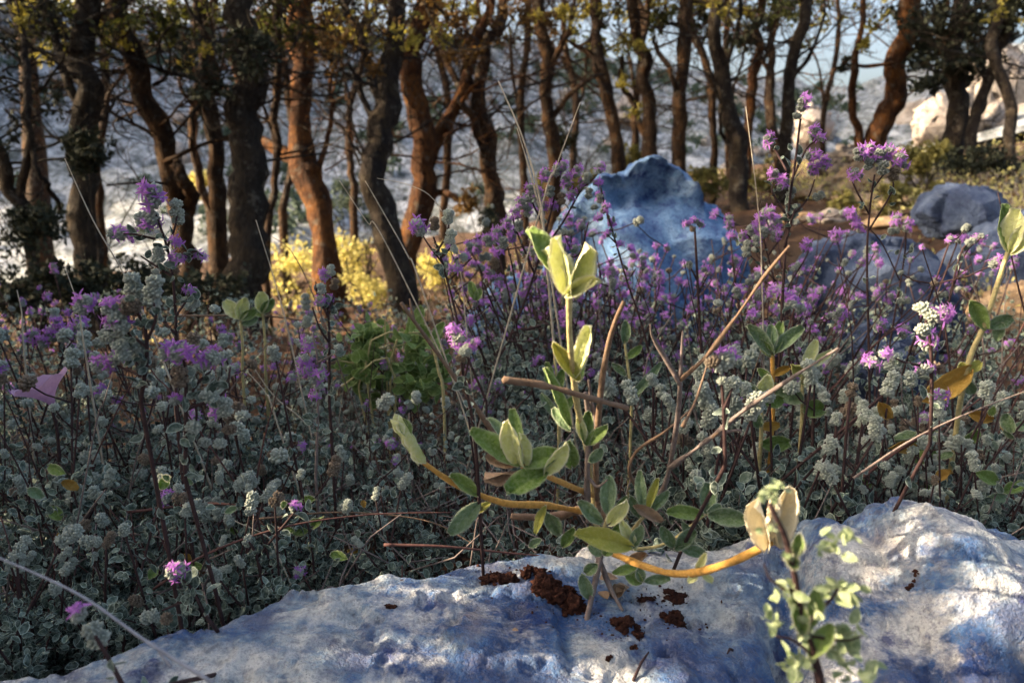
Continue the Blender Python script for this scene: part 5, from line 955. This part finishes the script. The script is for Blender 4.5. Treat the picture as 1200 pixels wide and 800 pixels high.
# ------------------------------------------------------------------ grasses and loose stems
def blade(pts, w, Y, mat, label, name='dry_grass_blade', cat='grass', group=None):
    n = 24; Q = [at(p[0], p[1], (p[2] if len(p) > 2 else Y)) for p in pts]
    if name in ('dry_grass_blade', 'bare_stalk') and Q[0][2] > land(Q[0][0], Q[0][1]): g = land(Q[0][0], Q[0][1]); Q = [rooted(Q[0], float(np.clip((Q[0][0] - Q[1][0]) / max(Q[1][2] - Q[0][2], .02) * (Q[0][2] - g) * .8, -.16, .16)))] + Q
    P = curve(Q, n); m = ppm(pts[0][0], pts[0][1], Y)
    w *= .7; mb = MB(); tube(mb, P, np.linspace(w, w * .35, n) * m / 2, 6); return tag(part(name, mb, M[mat]), label, cat, group)
blade([(250, 800, .34), (170, 750, .34), (90, 695, .335), (-20, 645, .33)], 7.5, .34, 'stalk_pale', 'thick pale stalk slanting down over the shaded corner', 'dry_stalk', 'stalk')
blade([(200, 780, .345), (188, 765, .345), (180, 752, .34)], 6, .345, 'stalk_pale', 'short pale offshoot beneath the thick slanting stalk', 'dry_stalk', 'stalk')
blade([(190, 420, .8), (150, 330, .8), (110, 260, .8), (76, 186, .8)], 4, .8, 'grass', 'long straw blade leaning across the ball of dark foliage')
blade([(345, 420, .9), (325, 340, .9), (300, 258, .9)], 3.5, .9, 'grass', 'straw blade crossing the foot of the broadest trunk')
blade([(380, 380, .9), (345, 300, .9), (316, 275, .9)], 2.5, .9, 'grass_dark', 'dark hair thin blade before the lime yellow bush')
blade([(640, 300, .9), (632, 230, .9), (612, 160, .9), (584, 95, .9)], 6, .9, 'grass', 'tallest straw blade rising out of the crowded mauve herb')
blade([(640, 290, .92), (626, 220, .92), (606, 150, .92)], 5, .92, 'grass', 'second straw blade hugging the tallest one')
blade([(632, 250, .9), (650, 200, .9), (680, 120, .9)], 4, .9, 'grass', 'straw blade tilting the opposite way to the tallest one')
blade([(495, 340, .85), (478, 300, .85), (447, 245, .85), (428, 212, .85)], 3.5, .85, 'grass', 'straw blade in front of the black ringed trunk')
blade([(460, 300, .85), (430, 260, .85), (398, 212, .85)], 3, .85, 'grass', 'thin straw blade before the round deep green bush')
blade([(548, 400, .9), (535, 290, .9), (510, 236, .9), (480, 217, .9), (442, 209, .9)], 2.5, .9, 'grass', 'curved straw stem nodding over the ringed trunk')
blade([(893, 330, .9), (888, 240, .9), (874, 125, .9)], 3, .9, 'grass', 'upright straw blade in front of the heavy dark trunk')
blade([(98, 400, .8), (92, 360, .8), (75, 310, .8)], 4, .8, 'grass', 'short straw blade against the low black bush')
blade([(28, 410, .9), (26, 370, .9), (20, 340, .9)], 4, .9, 'grass', 'short pale blade standing by the herb with fine spikes')
blade([(330, 660, .62), (315, 630, .62), (275, 610, .62)], 4, .62, 'grass', 'bent straw stem lying over leaves near the lone double bud')
blade([(180, 690, .6), (240, 650, .6), (330, 618, .61), (430, 603, .63), (530, 600, .64)], 5, .62, 'stem_red', 'long reddish runner stem arching above the slab edge', 'runner_stem', 'stem')
blade([(450, 638, .62), (520, 640, .62), (600, 648, .63), (690, 655, .64)], 6, .62, 'stem_red', 'reddish runner stem lying along the back edge of the slab', 'runner_stem', 'stem')
blade([(300, 608, .66), (400, 600, .66), (500, 610, .66), (560, 640, .65)], 4, .66, 'twig_tan', 'tan runner stem dipping towards the brown clods', 'runner_stem', 'stem')
blade([(1000, 560, .6), (1060, 520, .58), (1120, 490, .56), (1210, 455, .54)], 5, .58, 'twig_grey', 'long pale grey stem slanting above the limestone hump', 'runner_stem', 'stem')
blade([(200, 370, 1.0), (330, 372, 1.0), (440, 395, 1.0)], 4, 1.0, 'twig_tan', 'reddish straw stem lying level below the yellow bushes', 'runner_stem', 'stem')
for k in range(34):
    px = rng.uniform(860, 1230); py = rng.uniform(420, 520); L = rng.uniform(90, 230); a = rng.uniform(R(40), R(105)); Y_ = rng.uniform(.75, 1.25)
    x_ = px + math.cos(a) * L; y_ = py - math.sin(a) * L
    blade([(px, py, Y_), ((px + x_) / 2 + rng.uniform(-8, 8), (py + y_) / 2, Y_), (x_, y_, Y_)], rng.uniform(3, 4.5) / Y_ ** .5, Y_, ['stem_dark', 'stem_dark', 'stem_red', 'twig_grey'][k % 4], 'bare dark herb stalk leaning among the blue boulders', 'bare_stalk', 'stalk', 'bare stalks among the blue boulders')
for k in range(36):
    px = rng.uniform(440, 880); py = rng.uniform(430, 520); L = rng.uniform(70, 190); a = rng.uniform(R(60), R(130)); Y_ = rng.uniform(.8, 1.3)
    x_ = px + math.cos(a) * L; y_ = py - math.sin(a) * L
    blade([(px, py, Y_), ((px + x_) / 2 + rng.uniform(-8, 8), (py + y_) / 2, Y_), (x_, y_, Y_)], rng.uniform(2.5, 4) / Y_ ** .5, Y_, ['stem_dark', 'stem_dark', 'twig_grey', 'twig_tan'][k % 4], 'bare thin stalk standing behind the sage', 'bare_stalk', 'stalk', 'bare stalks behind the sage')
for k in range(26):
    px = rng.uniform(0, 440); py = rng.uniform(480, 590); L = rng.uniform(70, 200); a = rng.uniform(R(45), R(135)); Y_ = rng.uniform(.65, 1.0)
    x_ = px + math.cos(a) * L; y_ = py - math.sin(a) * L * .8
    blade([(px, py, Y_), ((px + x_) / 2 + rng.uniform(-8, 8), (py + y_) / 2, Y_), (x_, y_, Y_)], rng.uniform(2.2, 3.6) / Y_ ** .5, Y_, ['stem_dark', 'grass', 'twig_grey', 'stem_red'][k % 4], 'bare thin stalk in the shaded thicket', 'bare_stalk', 'stalk', 'bare stalks in the shaded thicket')

# ------------------------------------------------------------------ crumbs on the slab
def on_slab(px, py):
    """point of the slab seen in that direction"""
    d = FWD + RIGHT * ((px - 600) / F) + UP * ((400 - py) / F); d = d / d[1]
    for Y_ in np.arange(.3, .75, .002):
        p = CAM + d * Y_
        if rz(p[0], p[1]) >= p[2]: return p
    return CAM + d * .62
CR = MB()
def clod(px, py, w, h, label, n=9, seed=0):
    w *= .9; h *= .62
    p = on_slab(px, py); m = ppm(px, py, p[1]); mb = MB(); v, f = ICO[4]
    for k in range(n):
        c = p + np.array([rng.uniform(-.5, .5) * w * m, rng.uniform(-.3, .3) * w * m, h * m * .2]); c[2] = rz(c[0], c[1]) + h * m * .2; s = np.array([w * .3, w * .26, h * .5]) * m * rng.uniform(.4, 1.15)
        mb.add(c + v * s * (1 + .42 * fbm(v * 2.2 + k * 9 + px, 5, 3 + k, .62))[:, None], f)
    if w > 15:
        for k in range(34):
            a = p + np.r_[rng.normal(size=2) * np.array([w * .8, w * .55]) * m, 0]; a[2] = rz(a[0], a[1]); q, g = ICO[2]
            CR.add(a + q * (rng.uniform(.4, 1.5, 3) * m * rng.uniform(.5, 1.7)) * (1 + .3 * fbm(q * 2 + k, 2, k))[:, None], g)
    return tag(part('soil_clod', mb, M['clod']), label, 'clod')
for a in [(585, 682, 34, 20, 'reddish brown clod lying furthest along the slab edge'), (625, 672, 22, 20, 'upright crumb of red soil beside the furthest clod'), (650, 700, 44, 34, 'large crumbly red clod just in front of the sage foot'), (672, 716, 26, 14, 'flat brown crumb at the front of the large red clod'), (735, 735, 30, 18, 'dark red clod beside the woody sage feet'), (790, 730, 30, 22, 'dark red clod in the hollow under the orange stem'), (760, 700, 20, 8, 'thin smear of red soil under the orange stem'), (790, 702, 26, 9, 'red soil patch behind the hollow clod'), (455, 672, 50, 26, 'reddish earth lump tucked under the leaves at the slab edge'), (742, 758, 8, 4, 'tiny dark crumb alone on the slab'), (713, 776, 8, 6, 'small rust crumb near the slab front'), (1068, 688, 12, 7, 'dark crumb on the face of the limestone hump'), (458, 712, 12, 7, 'pale brown crumb on the white slab')]:
    clod(*a)
o = bpy.data.objects.new('soil_crumbs', CR.mesh('soil_crumbs', [M['clod']])); COL.objects.link(o); o['kind'] = 'stuff'
for (b, t_, lab) in [((858, 764), (852, 770), None), ((742, 800), (760, 768), None)]:
    p, q = on_slab(*b), on_slab(*t_); mb = MB(); tube(mb, [p + [0, 0, .002], (p + q) / 2 + [0, 0, .005], q + [0, 0, .003]], [.0012, .001, .0006], 6)
    tag(part('fallen_twig', mb, M['stem_dark']), 'dark broken twig lying on the slab front edge' if b[0] < 800 else 'short dark twig fragment below the sprig', 'twig')
for k, (px, py, L, lab) in enumerate([(702, 682, 22, 'brown fallen leaf between the sage feet'), (712, 706, 20, 'tan fallen leaf beside the woody sage feet'), (735, 690, 22, 'curled ochre leaf under the yellow sage leaf'), (600, 742, 8, 'tiny dry leaf alone on the white slab')]):
    p = on_slab(px, py) + [0, 0, .003]; m = ppm(px, py, p[1]); mb = MB(); V, Fc, E = leaf_shape(.6, .25, .2, 5)
    mb.many(V, Fc, frames(np.array([[math.cos(k * 2), math.sin(k * 2), .2]]), np.array([[0, -.3, 1.0]])) * L * m, p[None], 0, E); tag(part('fallen_leaf', mb, M['dry_leaf']), lab, 'leaf')

# ------------------------------------------------------------------ light
EL, AZ = R(24), R(-92)                                      # sun: height, bearing from straight ahead (+Y), negative towards -X
sd = Vector((math.sin(AZ) * math.cos(EL), math.cos(AZ) * math.cos(EL), math.sin(EL)))
L = bpy.data.lights.new('sun', 'SUN'); L.energy = 5.0; L.angle = R(.6); L.color = (1, .79, .54)
so = bpy.data.objects.new('sun', L); COL.objects.link(so); so.rotation_euler = sd.to_track_quat('Z', 'Y').to_euler()
w = bpy.data.worlds.new('World'); scene.world = w; w.use_nodes = True; nt = w.node_tree; nt.nodes.clear()
sky = nt.nodes.new('ShaderNodeTexSky'); sky.sky_type = 'NISHITA'; sky.sun_disc = False; sky.sun_elevation = EL; sky.sun_rotation = AZ
sky.air_density = 1.0; sky.dust_density = 9.0; sky.ozone_density = .6
bg = nt.nodes.new('ShaderNodeBackground'); bg.inputs[1].default_value = .15; ou = nt.nodes.new('ShaderNodeOutputWorld')
nt.links.new(sky.outputs[0], bg.inputs[0]); nt.links.new(bg.outputs[0], ou.inputs[0])
cd = bpy.data.cameras.new('camera'); co = bpy.data.objects.new('camera', cd); COL.objects.link(co); co.location = CAM; co.rotation_euler = (math.pi / 2 - PITCH, 0, 0)
cd.sensor_width = 36; cd.lens = F / 1200 * 36; cd.clip_start = .02; cd.clip_end = 1500
cd.dof.use_dof = True; cd.dof.focus_distance = .68; cd.dof.aperture_fstop = 9.0
scene.camera = co
vs = scene.view_settings; vs.view_transform = 'Standard'; vs.look = 'None'; vs.exposure = 1.88; vs.gamma = 1
cy = scene.cycles; cy.use_denoising = True; cy.max_bounces = 6; cy.diffuse_bounces = 3; cy.transmission_bounces = 3; cy.glossy_bounces = 2; cy.caustics_reflective = False; cy.caustics_refractive = False
